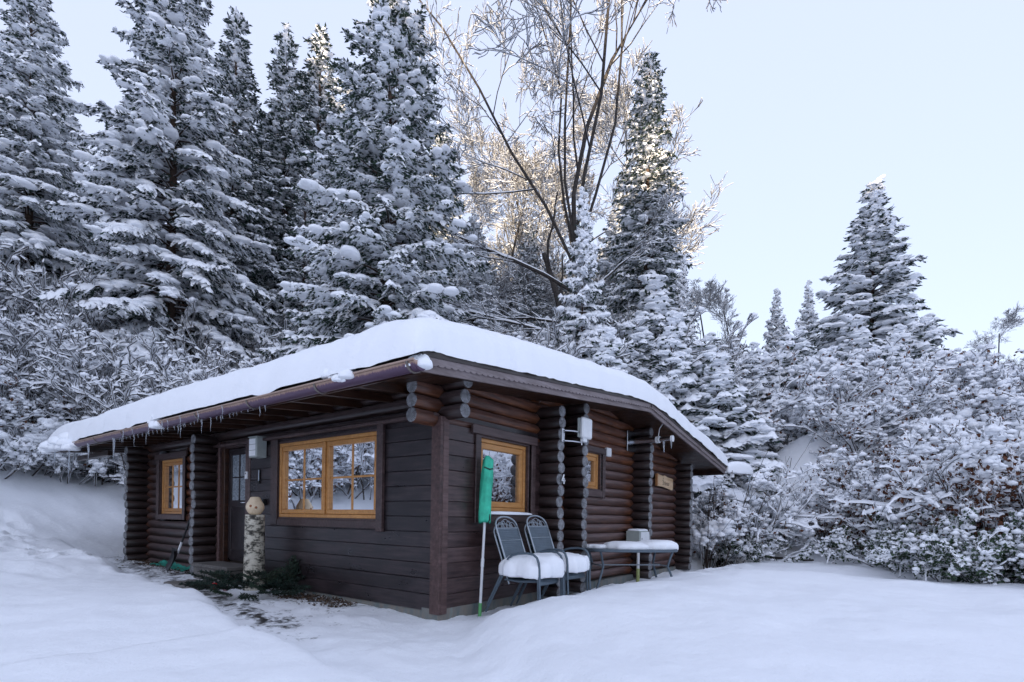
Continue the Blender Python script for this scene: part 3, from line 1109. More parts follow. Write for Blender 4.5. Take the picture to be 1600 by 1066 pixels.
def ico(sub=1):
    import bmesh
    bm = bmesh.new(); bmesh.ops.create_icosphere(bm, subdivisions=sub, radius=1)
    V = np.array([v.co[:] for v in bm.verts]); F = np.array([[v.index for v in f.verts] for f in bm.faces])
    bm.free()
    return V, F


ICO_V, ICO_F = ico(2)
ICO1_V, ICO1_F = ico(1)


def lumps(P, R, r, flat=.62, fine=False, noise_=.22):
    """snow lumps: template spheres with flattened bottoms at P (n,3), radii R (n,)"""
    TV, TF = (ICO_V, ICO_F) if fine else (ICO1_V, ICO1_F)
    n = len(P)
    if n == 0: return np.zeros((0, 3)), np.zeros((0, 3), int)
    a = r.uniform(0, 6.28, n); ca, sa = np.cos(a), np.sin(a)
    st = r.uniform(.8, 1.35, (n, 1))
    X0 = TV[None, :, 0] * st; Y0 = TV[None, :, 1] / st
    Z0 = np.where(TV[None, :, 2] < -.15, -.15 + (TV[None, :, 2] + .15) * .25, TV[None, :, 2]) * flat
    d = 1 + noise_ * (r.random((n, len(TV))) - .5)
    X_ = (X0 * ca[:, None] - Y0 * sa[:, None]) * d; Y_ = (X0 * sa[:, None] + Y0 * ca[:, None]) * d
    V = np.stack([X_, Y_, Z0 * d], -1) * R[:, None, None] + P[:, None, :]
    F = (TF[None] + (np.arange(n) * len(TV))[:, None, None]).reshape(-1, 3)
    return V.reshape(-1, 3), F


def join(parts):
    V = []; F = []; b = 0
    for v, f in parts:
        if len(v) == 0: continue
        V.append(v); F.append(f + b); b += len(v)
    return np.concatenate(V), np.concatenate(F)



# ------------------------------------------------------------------ small things round the cabin
def dome_mesh(name, a, b, h, seed=0, n=22, p=2.6, rough=.12, mat=None, skirt=.03, sag=0.0, fine=.05):
    """lumpy pillow of snow, half sizes a x b, height h, flat below"""
    u = np.linspace(-1, 1, n); v = np.linspace(-1, 1, n)
    U, Vv = np.meshgrid(u, v, indexing='xy')
    # map the square to a rounded outline
    k = np.maximum(np.abs(U), np.abs(Vv)); rr = (np.abs(U) ** p + np.abs(Vv) ** p) ** (1 / p)
    sc = np.where(rr > 1e-6, k / np.maximum(rr, 1e-6), 1)
    Xl, Yl = U * sc, Vv * sc
    ang = np.arctan2(Yl, Xl)
    ol = 1 + rough * fbm(np.cos(ang) * 2 + seed, np.sin(ang) * 2 + seed * .7, seed, 3) * 1.2
    th = k * 1.92                                       # rounded pillow whose edge tucks under
    radl = np.sin(th) ** .62; radl = np.where(k > 1e-6, radl / np.maximum(k, 1e-6), 0)
    zp = np.sign(np.cos(th)) * np.abs(np.cos(th)) ** .62
    Z = h * (zp * np.where(zp > 0, 1.0, .45)) * (1 + .45 * fbm(Xl * 1.4 + seed, Yl * 1.4, seed + 5, 3)) + fine * h * fbm(Xl * 5, Yl * 5 + seed, seed + 9, 2)
    X_, Y_ = Xl * radl * a * ol, Yl * radl * b * ol
    idx = np.arange(n * n).reshape(n, n)
    F = np.stack([idx[:-1, :-1], idx[:-1, 1:], idx[1:, 1:], idx[1:, :-1]], -1).reshape(-1, 4)
    bd = np.concatenate([idx[0, :], idx[1:, -1], idx[-1, -2::-1], idx[-2:0:-1, 0]])
    top = np.stack([X_, Y_, Z], -1).reshape(-1, 3)
    low = top[bd].copy()
    low[:, 2] -= .002; low[:, :2] *= .9
    b0 = n * n; nb = len(bd); kk = np.arange(nb)
    side = np.stack([bd, b0 + kk, b0 + (kk + 1) % nb, bd[(kk + 1) % nb]], -1)
    return np_mesh(name, np.concatenate([top, low]), [F, side, (b0 + kk)[None, ::-1]], mat or M['snow'], [True, True, False])


def dome(name, label, a, b, h, loc, rz=0, seed=0, rot=None, group=None, cat='snow', **kw):
    o = link(name, dome_mesh(name, a, b, h, seed, **kw), None, loc, rot or (0, 0, rz))
    return tag(o, label, cat, group)


# --- stacked garden chairs
def make_chair(label):
    t = thing('garden_chair', label, 'chair', group='stacked garden chairs by the gable wall')
    W = .27
    for s in (-1, 1):
        x = s * W
        pts = [(x, .02, 0), (x, -.12, .26), (x, -.245, .50), (x, -.285, .575), (x, -.34, .615), (x, -.42, .635), (x, -.55, .645),
               (x, -.63, .635), (x, -.68, .60), (x, -.705, .54), (x, -.715, .46), (x, -.72, .25), (x, -.735, 0)]
        MB().tube(pts, .0145, 8).build('side_frame', M['chair_metal'], t)
    # back frame: reclined rounded loop
    def bk(u, v):   # u across, v up the back
        return (u, -.27 + .26 * v / .72, .40 + v * .94)
    loop = [bk(-.225, -.05), bk(-.225, .3), bk(-.225, .56)]
    for k in range(0, 13):
        a = math.pi * (1 - k / 12)
        loop.append(bk(.225 * math.cos(a), .56 + .145 * math.sin(a) ** .8))
    loop += [bk(.225, .56), bk(.225, .3), bk(.225, -.05)]
    MB().tube(loop, .0115, 8).build('back_frame', M['chair_light'], t)
    m = MB()
    for v in (.555,): m.tube([bk(-.22, v), bk(.22, v)], .009, 6)
    m.tube([bk(-.22, .40), bk(.22, .40)], .005, 6)
    m.build('cross_bar', M['chair_light'], t)
    # expanded metal back sheet: slim wires over a thin sheet
    m = MB()
    V = [bk(-.218, 0), bk(.218, 0), bk(.218, .55), bk(-.218, .55)]
    V += [(p[0], p[1] + .003, p[2]) for p in V]
    m.add(V, [(0, 1, 2, 3), (7, 6, 5, 4), (0, 4, 5, 1), (2, 6, 7, 3)])
    for k in range(24):
        v = .01 + .54 * k / 23
        p, q = bk(-.215, v), bk(.215, v)
        m.tube([(p[0], p[1] - .002, p[2]), (q[0], q[1] - .002, q[2])], .0028, 4, cap=False)
    m.build('back_mesh', M['chair_metal'], t)
    m = MB()                                  # curled wire ornament in the head
    for c0 in (-.12, 0, .12):
        pts = [bk(c0 + .075 * math.cos(a) * (1.15 - .3 * abs(c0) / .12), .565 + (.105 - .32 * abs(c0)) * math.sin(a)) for a in np.linspace(0, math.pi, 9)]
        m.tube(pts, .0042, 5)
    for c0 in (-.06, .06):
        m.tube([bk(c0 + .055 * math.cos(a), .565 + .085 * math.sin(a)) for a in np.linspace(0, math.pi, 9)], .0042, 5)
    m.build('scroll_work', M['chair_light'], t)
    m = MB()                                  # seat sheet with rolled front
    prof = [(-.25, .415), (-.35, .405), (-.50, .41), (-.62, .425), (-.67, .42), (-.695, .395), (-.69, .37)]
    V = [(x, y, z) for y, z in prof for x in (-.245, .245)] + [(x, y, z - .012) for y, z in prof for x in (-.245, .245)]
    n = len(prof); F = []
    for i in range(n - 1):
        F += [(2 * i, 2 * i + 1, 2 * i + 3, 2 * i + 2), (2 * n + 2 * i, 2 * n + 2 * i + 2, 2 * n + 2 * i + 3, 2 * n + 2 * i + 1),
              (2 * i, 2 * i + 2, 2 * n + 2 * i + 2, 2 * n + 2 * i), (2 * i + 1, 2 * n + 2 * i + 1, 2 * n + 2 * i + 3, 2 * i + 3)]
    m.add(V, F, True).build('seat', M['chair_metal'], t)
    m = MB(); m.tube([(-.245, -.24, .41), (-.25, -.45, .395), (-.25, -.66, .41), (.25, -.66, .41), (.25, -.45, .395), (.245, -.24, .41)], .011, 6)
    m.build('seat_frame', M['chair_metal'], t)
    return t


c_first = make_chair('lower slate grey metal chair of the stack nearest the clothes airer')
CH = [((.91, -.18, .055), 'lower slate grey metal chair of the stack nearest the clothes airer'),
      ((.90, -.215, .145), 'upper slate grey metal chair of the stack nearest the clothes airer'),
      ((1.565, -.19, .075), 'lower slate grey metal chair of the stack nearest the table'),
      ((1.555, -.225, .165), 'upper slate grey metal chair of the stack nearest the table')]
for i, (loc, lb) in enumerate(CH):
    c = c_first if i == 0 else copy_tree(c_first)
    c.location = loc; c['label'] = lb
    c.rotation_euler = (0, 0, math.radians((3, 2, -2, -1)[i]))
dome('seat_snow', 'plump snow cushion on the chairs nearest the clothes airer', .315, .325, .20, (.90, -.66, .56), 0, 3, p=3.4, rough=.3, skirt=.045, n=30, fine=.12)
dome('seat_snow', 'plump snow cushion on the chairs nearest the table', .31, .325, .20, (1.55, -.66, .575), 0, 14, p=3.0, rough=.35, skirt=.05, n=30, fine=.12)

# --- oval garden table
def make_table():
    t = thing('garden_table', 'dark metal oval garden table half covered with snow', 'table', (3.22, -.86, .235), math.radians(-44))
    m = MB(); n = 36
    ring = [(.72 * math.copysign(abs(math.cos(a)) ** .72, math.cos(a)), .42 * math.copysign(abs(math.sin(a)) ** .72, math.sin(a))) for a in np.linspace(0, 2 * math.pi, n, endpoint=False)]
    m.prism(ring, .50, .525, 2, T=lambda a, b, d: (a, b, d))
    m.build('table_top', M['chair_metal'], t)
    m = MB(); m.tube([(a * .985, b * .985, .497) for a, b in ring] + [(ring[0][0] * .985, ring[0][1] * .985, .497)], .016, 6, cap=False); m.build('rim', M['chair_metal'], t)
    for sx in (-1, 1):
        for sy in (-1, 1):
            pts = [(sx * .56, sy * .30, .50), (sx * .53, sy * .28, .40), (sx * .50, sy * .26, .27), (sx * .55, sy * .29, .12), (sx * .62, sy * .33, -.06), (sx * .66, sy * .36, -.25)]
            MB().tube(pts, .017, 8).build('leg', M['chair_metal'], t)
    for sx in (-1, 1):
        MB().tube([(sx * .51, -.26, .27), (sx * .51, .26, .27)], .012, 6).build('stretcher', M['chair_light'], t)
    MB().tube([(-.51, 0, .27), (.51, 0, .27)], .012, 6).build('stretcher', M['chair_light'], t)
    return t


make_table()
ca, sa = math.cos(math.radians(-44)), math.sin(math.radians(-44))
tp = lambda a, b: (3.22 + a * ca - b * sa, -.86 + a * sa + b * ca, .235 + .535)
dome('table_snow', 'smooth heap of snow on the right end of the table', .33, .30, .12, tp(.40, .0), math.radians(-44), 23, p=2.6, rough=.12, skirt=.03)
dome('table_snow', 'low drift of snow on the middle of the table', .34, .30, .085, tp(-.08, -.03), math.radians(-44), 29, p=2.3, rough=.25, skirt=.008)
dome('table_snow', 'thin broken snow patch on the left end of the table', .20, .19, .045, tp(-.47, .08), math.radians(-30), 35, p=2.2, rough=.5, skirt=.006)

# --- grey cabinet on a post with snow
t = thing('meter_cabinet', 'small pale grey cabinet on a pipe behind the table', 'cabinet', (5.02, -.20, .1))
MB().box((-.20, -.13, .60), (.24, .14, .885), .01).build('body', M['grey_box'], t)
MB().box((-.17, -.147, .625), (.225, -.131, .865), .006).build('door', M['white_paint'], t)
MB().box((-.145, -.152, .73), (-.125, -.1475, .755)).build('latch', M['black'], t)
MB().tube([(.0, -.02, .18), (.0, -.02, .60)], .028, 10).build('pipe', M['white_paint'], t)
MB().tube([(.0, -.02, -.15), (.0, -.02, .18)], .033, 10).build('pipe_sleeve', M['yellow_pipe'], t)
dome('cabinet_snow', 'thin crust of snow on top of the pale grey cabinet', .22, .135, .03, (5.04, -.195, .992), 0, 41, p=5, rough=.05, skirt=.003)

# --- clothes airer in its cover
t = thing('clothes_airer', 'folded rotary clothes airer in a green cover leaning by the window', 'clothes airer', (.55, -.155, .0))
dx = .115 / 1.95
ax = lambda z: (dx * z, .0, z)
MB().tube([ax(-.1), ax(.165)], .021, 10).build('ground_spike', M['green_tip'], t)
MB().tube([ax(.165), ax(.62)], .0175, 10).build('pole', M['white_paint'], t)
MB().tube([ax(.60), ax(.70)], .0215, 10).build('pole_sleeve', M['white_paint'], t)
MB().tube([ax(.70), ax(1.25)], .0165, 10).build('pole', M['white_paint'], t)
V = []; n = 18; prof = [(1.14, .062), (1.16, .068), (1.24, .072), (1.36, .074), (1.5, .072), (1.64, .072), (1.76, .070), (1.86, .066), (1.915, .062), (1.925, .055)]
for z, r in prof:
    for k in range(n):
        a = 2 * math.pi * k / n
        rr = r * (1 + .13 * math.sin(3 * a + z * 5) + .09 * math.sin(7 * a - z * 9))
        c = ax(z); V.append((c[0] + rr * 1.12 * math.cos(a), c[1] + rr * .9 * math.sin(a) - .0, c[2] + (.02 * math.sin(a * 2) if z < 1.2 or z > 1.9 else 0)))
F = [(i * n + k, i * n + (k + 1) % n, (i + 1) * n + (k + 1) % n, (i + 1) * n + k) for i in range(len(prof) - 1) for k in range(n)]
F += [tuple((len(prof) - 1) * n + k for k in range(n)), tuple(range(n))[::-1]]
MB().add(V, F, True).build('cover', M['green_cover'], t)
m = MB(); m.tube([(dx * 1.79 - .085, -.02, 1.80), (dx * 1.79 - .045, -.075, 1.775), (dx * 1.79 + .005, -.078, 1.785)], .009, 6); m.build('strap', M['black'], t)
m = MB(); m.tube([(dx * 1.2, -.07, 1.235), (dx * 1.2 + .004, -.075, 1.17), (dx * 1.12 - .01, -.035, 1.10)], .007, 6); m.build('drawstring', M['black'], t)
dome('sill_snow', 'thin line of snow on the sill of the gable window', .52, .035, .03, (1.21, -.052, 1.243), 0, 52, p=5, rough=.15, skirt=.006)

# --- birch log post with carved head
SX, SY = -.36, 3.43
sz = gz(SX, SY)
t = thing('birch_post', 'upright birch log with a carved pale wooden head beside the door', 'log', (SX, SY, sz - .03))
hh = 1.185 - sz + .03
pr = [(.155, 0), (.148, .12), (.142, hh * .4), (.135, hh * .75), (.132, hh - .012), (.126, hh)]
MB().lathe(pr, n=22).build('trunk', M['birch'], t)
hd = [(.05, 0), (.078, .012), (.104, .045), (.122, .085), (.126, .12), (.115, .16), (.092, .20), (.074, .232), (.066, .252), (.05, .262), (.0, .264)]
o = MB().lathe(hd, (0, 0, hh), n=22).build('head', M['carved'], t)
for (ax_, zz) in ((-2.55, .125), (-1.95, .105)):
    m = MB(); c = Vector((math.cos(ax_) * .118, math.sin(ax_) * .118, hh + zz)); d_ = Vector((math.cos(ax_), math.sin(ax_), 0))
    m.tube([c - d_ * .012, c + d_ * .006, c + d_ * .012], [.021, .019, .010], 10); m.build('knot', M['knot'], t)
# --- step, stone slab
t = tag(link('door_step', None, None, (-.26, 4.62, .0)), 'low weathered grey wooden step in front of the door', 'step')
m = MB(); m.box((-.23, -.62, .315), (.24, .62, .375), .008); m.build('tread', M['grey_wood'], t)
m = MB(); m.box((-.205, -.60, .10), (.23, .60, .314), .006); m.build('riser', M['grey_wood'], t)
o = MB().box((-1.0, 3.9, .02), (-.52, 4.95, .125), .012).build('paving_slab', M['grey_wood']); tag(o, 'flat grey slab lying half clear of snow before the step', 'slab')

# --- snow shovel
t = thing('snow_shovel', 'dark snow shovel leaning against the log wall', 'shovel', (-.50, 6.02, .17))
sh = lambda s: Vector((.02 + .14 * s, .0 - .36 * s, .06 + .88 * s))
MB().tube([sh(.30), sh(.52)], .020, 10).build('ferrule', M['white_paint'], t)
MB().tube([sh(.50), sh(1.12)], .0165, 10).build('shaft', M['black'], t)
q = sh(1.12); MB().tube([q + Vector((-.02, -.075, .01)), q, q + Vector((.02, .075, -.01))], .015, 8).build('grip', M['black'], t)
V = []; nu_, nv_ = 11, 9
ua = Vector((.25, .95, .15)).normalized(); va = (sh(1) - sh(0)).normalized(); na = ua.cross(va).normalized()
if na.x > 0: na = -na
for j in range(nv_):
    v_ = j / (nv_ - 1)
    for i in range(nu_):
        u_ = -1 + 2 * i / (nu_ - 1)
        w_ = .20 - .03 * v_ * v_
        curl = .07 * (u_ * u_) * (.3 + .7 * v_) + .05 * max(0, v_ - .8) * 5 * .5
        p = sh(0) + ua * (u_ * w_) + va * (v_ * .40 - .06) + na * (curl + .06 * (1 - v_) ** 2 + (.008 if abs(u_) < .2 else 0))
        V.append(p)
Fq = [(j * nu_ + i, j * nu_ + i + 1, (j + 1) * nu_ + i + 1, (j + 1) * nu_ + i) for j in range(nv_ - 1) for i in range(nu_ - 1)]
m = MB().add(V, Fq, True); b_ = len(V)
m.add([p - na * .006 for p in V], [f[::-1] for f in Fq], True); m.build('blade', M['black'], t)
e0 = [V[i] for i in range(nu_)]
m = MB(); m.tube(e0, .007, 6); m.build('wear_strip', M['steel'], t)

# --- turquoise sheet and litter along the wall
def strip_cloth():
    V = []; n = 30
    for i in range(n):
        y = 6.25 + 1.55 * i / (n - 1)
        for j in range(5):
            x = -.05 - .045 * j + .02 * math.sin(i * .9 + j)
            V.append((x, y, gz(x, y) - .01 + .045 * abs(math.sin(i * .7 + j * 1.3)) * (j < 4) + (.05 if j == 0 else 0)))
    F = [(i * 5 + j, i * 5 + j + 1, (i + 1) * 5 + j + 1, (i + 1) * 5 + j) for i in range(n - 1) for j in range(4)]
    return MB().add(V, F, True)


tag(strip_cloth().build('ground_sheet', M['sheet']), 'crumpled turquoise sheet along the foot of the log wall', 'sheet')


# --- wall lamp, bell, thermometer, black box
t = thing('wall_lamp', 'grey box lantern with three white panes beside the door', 'lamp', (0, 3.86, 2.07))
MB().box((-.19, -.12, 0), (-.028, .12, .31), .008).build('housing', M['grey_box'], t)
for k in range(3):
    MB().box((-.196, -.085, .025 + .09 * k), (-.1905, .105, .105 + .09 * k)).build('pane', M['lamp_pane'], t)
MB().box((-.20, -.13, .312), (-.028, .13, .325), .004).build('lid', M['grey_box'], t)
t = thing('door_bell', 'small white bell push on the door jamb', 'door bell', (-.031, 4.335, 1.76))
MB().box((-.03, -.035, 0), (0, .035, .12), .006).build('case', M['white_paint'], t); MB().box((-.033, -.012, .075), (-.0305, .012, .1)).build('button', M['black'], t)
t = thing('thermometer', 'thin dark thermometer on the boards beside the lamp', 'thermometer', (-.026, 3.95, 1.68))
MB().tube([(-.016, 0, .03), (-.016, 0, .21)], .010, 8).build('tube', M['chair_light'], t); MB().tube([(-.02, 0, 0), (-.02, 0, .035)], .020, 8).build('bulb', M['black'], t)
MB().box((-.006, -.018, -.01), (0.0, .018, .22)).build('backplate', M['black'], t)
t = thing('wall_socket', 'small black socket box on the boards behind the carved head', 'socket', (-.026, 3.82, 1.33))
MB().box((-.06, -.09, 0), (0, .09, .10), .006).build('case', M['black'], t); MB().box((-.066, -.06, .02), (-.061, .06, .08)).build('flap', M['chair_metal'], t)
# --- white antenna on a bracket, post 4
t = thing('panel_antenna', 'white panel antenna on a steel bracket above the house number', 'antenna', (2.05, -.36, 2.36))
MB().box((-.035, -.012, -.09), (.035, .0, .10), .003).build('wall_plate', M['steel'], t)
for z in (-.07, .075):
    MB().tube([(.02, -.02, z), (.12, -.09, z), (.36, -.10, z + .01)], .0125, 8).build('arm', M['steel'], t)
MB().box((.28, -.17, -.0), (.56, -.105, .30), .02).build('panel', M['white_paint'], t)
MB().box((.275, -.105, .01), (.55, -.07, .29), .01).build('back_shell', M['grey_box'], t)
MB().box((.33, -.15, -.055), (.44, -.09, 0.0), .008).build('connector', M['white_paint'], t)
MB().tube([(.36, -.10, -.10), (.36, -.10, .2)], .012, 8).build('mast', M['steel'], t)
# house number 4
m = MB()
def stroke(a, b, w=.010):
    a = Vector((a[0], 0, a[1])); b = Vector((b[0], 0, b[1])); d = (b - a).normalized(); s = Vector((-d.z, 0, d.x)) * w
    V = [a - s, b - s, b + s, a + s]; V = [Vector((p.x, y, p.z)) for y in (-.008, 0) for p in V]
    m.add(V, [(0, 1, 2, 3), (7, 6, 5, 4), (0, 4, 5, 1), (1, 5, 6, 2), (2, 6, 7, 3), (3, 7, 4, 0)])
def four(w): stroke((.014, .066), (-.038, -.016), w); stroke((-.044, -.018), (.044, -.018), w); stroke((.014, .02), (.014, -.066), w)
four(.011)
o = m.build('house_number', M['white_paint'], loc=(2.05, -.380, 1.747))
m = MB(); four(.020); m.build('shadow_plate', M['black'], o, loc=(.004, .0075, -.003))  # black offset copy standing in for the numeral's cast shadow
o = o; tag(o, 'white house number 4 on a grey log end', 'number')
# --- white junction box, flue, sign
t = thing('junction_box', 'small white box on the logs above the narrow window', 'box', (4.09, -.01, 2.29))
MB().box((-.085, -.055, 0), (.085, 0, .15), .008).build('case', M['white_paint'], t); MB().box((-.07, -.059, .012), (.07, -.0555, .138)).build('lid', M['white_paint'], t)
t = thing('flue_pipe', 'bright steel flue pipe sticking out under the gable', 'pipe', (5.08, -.012, 2.67))
MB().box((-.19, -.02, -.19), (.17, 0, .20), .004).build('wall_plate', M['steel'], t)
MB().tube([(0, -.02, 0), (0, -.45, .0), (0, -.56, .0)], .055, 16).build('pipe', M['steel'], t)
MB().tube([(0, -.50, 0), (0, -.53, 0)], .064, 16).build('collar', M['white_paint'], t); MB().tube([(0, -.545, 0), (0, -.57, 0)], .062, 16).build('collar', M['white_paint'], t)
MB().tube([(0, -.56, .0), (0, -.78, .005)], .043, 14).build('inner_pipe', M['steel'], t)
MB().tube([(0, -.78, .0), (0, -.82, .0)], .058, 14).build('cap', M['white_paint'], t)
MB().tube([(0, -.54, .06), (0, -.56, .20), (0, -.62, .28)], .008, 6).build('hanger', M['white_paint'], t)
t = thing('wooden_sign', 'pale bark-edged wooden sign with burnt lettering on the log wall', 'sign', (6.32, -.02, 1.905))
poly = [(0, .02), (.06, 0), (.30, .0), (.62, -.03), (.82, -.055), (.88, -.05), (.90, .02), (.895, .10), (.90, .19), (.84, .20), (.55, .215), (.40, .245), (.33, .225), (.12, .24), (0.0, .265), (-.01, .15)]
MB().prism(poly, -.038, -.008, 1, T=lambda a, b, d: (a, d, b)).build('plank', M['sign_wood'], t)
MB().prism([(-.045, .0), (.012, .015), (.004, .14), (.012, .26), (-.05, .25), (-.06, .12)], -.046, -.006, 1, T=lambda a, b, d: (a, d, b)).build('bark_edge', M['sign_bark'], t)
def text(body, size, loc, shear=.3):
    cu = bpy.data.curves.new('lettering', 'FONT'); cu.body = body; cu.size = size; cu.shear = shear; cu.extrude = .001
    to = bpy.data.objects.new('tmp', cu); COL.objects.link(to)
    dg = bpy.context.evaluated_depsgraph_get(); me = bpy.data.meshes.new_from_object(to.evaluated_get(dg))
    bpy.data.objects.remove(to); me.materials.append(M['ink'])
    return link('lettering', me, t, loc, (math.pi / 2, 0, 0))
text('Z', .09, (.27, -.0395, .125)); text('Erlenau', .125, (.28, -.0395, .035))

# --- baubles and cut fir sprigs are set in the vegetation part
for (bx, by, mt, lb) in ((-.86, 3.55, 'red', 'small red bauble among the fir sprigs'), (-.86, 3.22, 'pink', 'small pink bauble among the fir sprigs')):
    t = thing('bauble', lb, 'bauble', (bx, by, gz(bx, by) + .10))
    m = MB(); m.lathe([(.0, -.045), (.025, -.038), (.042, -.016), (.045, 0), (.042, .016), (.025, .038), (.01, .044)], n=12); m.build('ball', M[mt], t)
    MB().lathe([(.010, .043), (.010, .056), (.004, .06)], n=8).build('cap', M['steel'], t)

# --- snow clumps on the gutter and the far spout
ICO3_V, ICO3_F = ico(3)


def lump(name, label, a, b, h, loc, seed, **kw):
    r = np.random.default_rng(seed)
    n = max(6, int(14 * b / .3))
    P = np.stack([r.uniform(-.45, .45, n) * a * 2, r.uniform(-1, 1, n) * b, r.uniform(-.1, .75, n) * h], -1)
    P[:, 2] -= .5 * h * (np.abs(P[:, 1]) / b) ** 2 + .35 * h * (P[:, 0] < -a * .3)
    global ICO_V, ICO_F
    keep = ICO_V, ICO_F; ICO_V, ICO_F = ICO3_V, ICO3_F
    V, F = lumps(P, r.uniform(.45, .95, n) * min(a, h), r, .9, True, .05)
    ICO_V, ICO_F = keep
    return tag(link(name, np_mesh(name, V, F, M['snow'], True), None, loc), label, 'snow')


lump('gutter_snow', 'white snow plug in the open gutter end at the near roof corner', .095, .08, .10, (GUT_X + .01, RK0 + .0, GUT_Z - .02), 61, skirt=.05, p=2.2)
lump('gutter_snow', 'snow clump slumped over the middle of the copper gutter', .12, .26, .16, (GUT_X - .01, .35, GUT_Z - .0), 62, skirt=.09, rough=.5)
lump('gutter_snow', 'snow lump hanging over the gutter near the log wall window', .11, .22, .13, (GUT_X - .0, 5.05, GUT_Z + .0), 63, skirt=.07, rough=.4)
lump('gutter_snow', 'broad snow heap over the far left end of the gutter', .17, .85, .22, (GUT_X - .02, 9.95, GUT_Z - .01), 64, skirt=.05, rough=.35)
t = thing('rain_spout', 'short rain spout at the far eave under a snow cap', 'spout', (FAR_X + .08, RK0 - .03, 2.40))
MB().box((-.06, -.12, -.07), (.06, .05, .0), .01).build('hopper', M['bracket'], t)
m = MB(); m.tube([(.0, -.04, -.03), (.35, -.18, -.035), (.72, -.33, -.05)], .035, 10); m.build('pipe', M['bracket'], t)
dome('spout_snow', 'long rounded snow roll lying on the far rain spout', .50, .11, .20, (FAR_X + .42, RK0 - .20, 2.385), math.radians(-22), 66, skirt=.05, p=3.2, rough=.06)

# --- icicles
ic_cache = {}
def icicle(p, L, r, label, group=None):
    k = (round(L, 2), round(r, 3))
    if k not in ic_cache:
        m = MB(); pts = []; rs = []
        for i in range(6):
            s = i / 5
            pts.append((.004 * math.sin(s * 7 + L * 30), .004 * math.cos(s * 5), -L * s)); rs.append(max(.0012, r * (1 - s) ** .8 * (1 + .15 * math.sin(s * 19))))
        m.tube(pts, rs, 6)
        o = m.build('icicle', M['ice']); ic_cache[k] = o.data
    else:
        o = link('icicle', ic_cache[k])
    o.location = p
    return tag(o, label, 'icicle', group)


r_ = random.Random(5)
for k in range(40):
    yy = 1.75 + 5.4 * (k + r_.random()) / 40
    L = r_.choice([.05, .06, .07, .08, .1, .13, .2]) * (1.0 if yy > 2.6 else .6)
    icicle((GUT_X + r_.uniform(-.01, .02), yy, GUT_Z - GUT_R + .004), round(L, 2), .009, 'tiny clear icicle in the row under the copper gutter', 'icicles under the copper gutter')
for k in range(8):
    yy = 2.5 + 4.2 * (k + r_.random()) / 8
    icicle((GUT_X - GUT_R - .008, yy, GUT_Z + .005), round(r_.choice([.12, .16, .22]), 2), .009, 'slim icicle hanging from the gutter lip above the log wall window', 'icicles on the gutter lip')
for yy, L, lb in ((6.9, .40, 'long icicle from the gutter beside the left log corner'), (8.3, .34, 'long icicle from the gutter left of the cabin, second from the end'), (9.55, .62, 'longest icicle, hanging from the snow heap at the gutter end'), (10.6, .30, 'outermost icicle at the left end of the gutter')):
    icicle((GUT_X - .03, yy, GUT_Z - GUT_R + .01), L, .022, lb)
icicle((5.08, -.66, 2.63), .22, .022, 'blunt icicle hanging from the steel flue pipe')
icicle((5.08, -.80, 2.625), .13, .018, 'short icicle hanging from the tip of the flue pipe')
icicle((FAR_X + .78, RK0 - .36, 2.36), .55, .035, 'broad pale icicle hanging from the far rain spout')

# ------------------------------------------------------------------ vegetation
def strips(P, Wd, Ht):
    """snow ridges on polylines P (n,m,3) with half width Wd and height Ht (n,m)"""
    n, m, _ = P.shape
    t = unit(np.gradient(P, axis=1)); side = np.cross(t, UP); side = unit(side + 1e-6)
    L = P - side * Wd[..., None]; Rr = P + side * Wd[..., None]; T = P + UP * Ht[..., None]
    V = np.stack([L, T, Rr], 2).reshape(-1, 3)                      # (n,m,3 pts)
    base = (np.arange(n) * m * 3)[:, None] + (np.arange(m - 1) * 3)[None]
    b = base.ravel()
    F = np.concatenate([np.stack([b, b + 3, b + 4, b + 1], -1), np.stack([b + 1, b + 4, b + 5, b + 2], -1)])
    F = np.concatenate([F[:, [0, 1, 2]], F[:, [0, 2, 3]]])
    return V, F


def tubes(P, R, k=4):
    n, m, _ = P.shape
    t = unit(np.gradient(P, axis=1))
    ref = np.where(np.abs(t[..., 2:3]) > .9, np.array([1., 0, 0]), UP)
    s = unit(np.cross(t, ref)); b = np.cross(s, t)
    a = np.arange(k) * 2 * np.pi / k
    V = P[:, :, None] + R[:, :, None, None] * (np.cos(a)[:, None] * s[:, :, None] + np.sin(a)[:, None] * b[:, :, None])
    V = V.reshape(-1, 3)
    base = (np.arange(n) * m * k)[:, None, None] + (np.arange(m - 1) * k)[None, :, None]
    i = np.arange(k)[None, None]; j = (i + 1) % k
    F = np.stack([base + i, base + j, base + k + j, base + k + i], -1).reshape(-1, 4)
    return V, np.concatenate([F[:, [0, 1, 2]], F[:, [0, 2, 3]]])


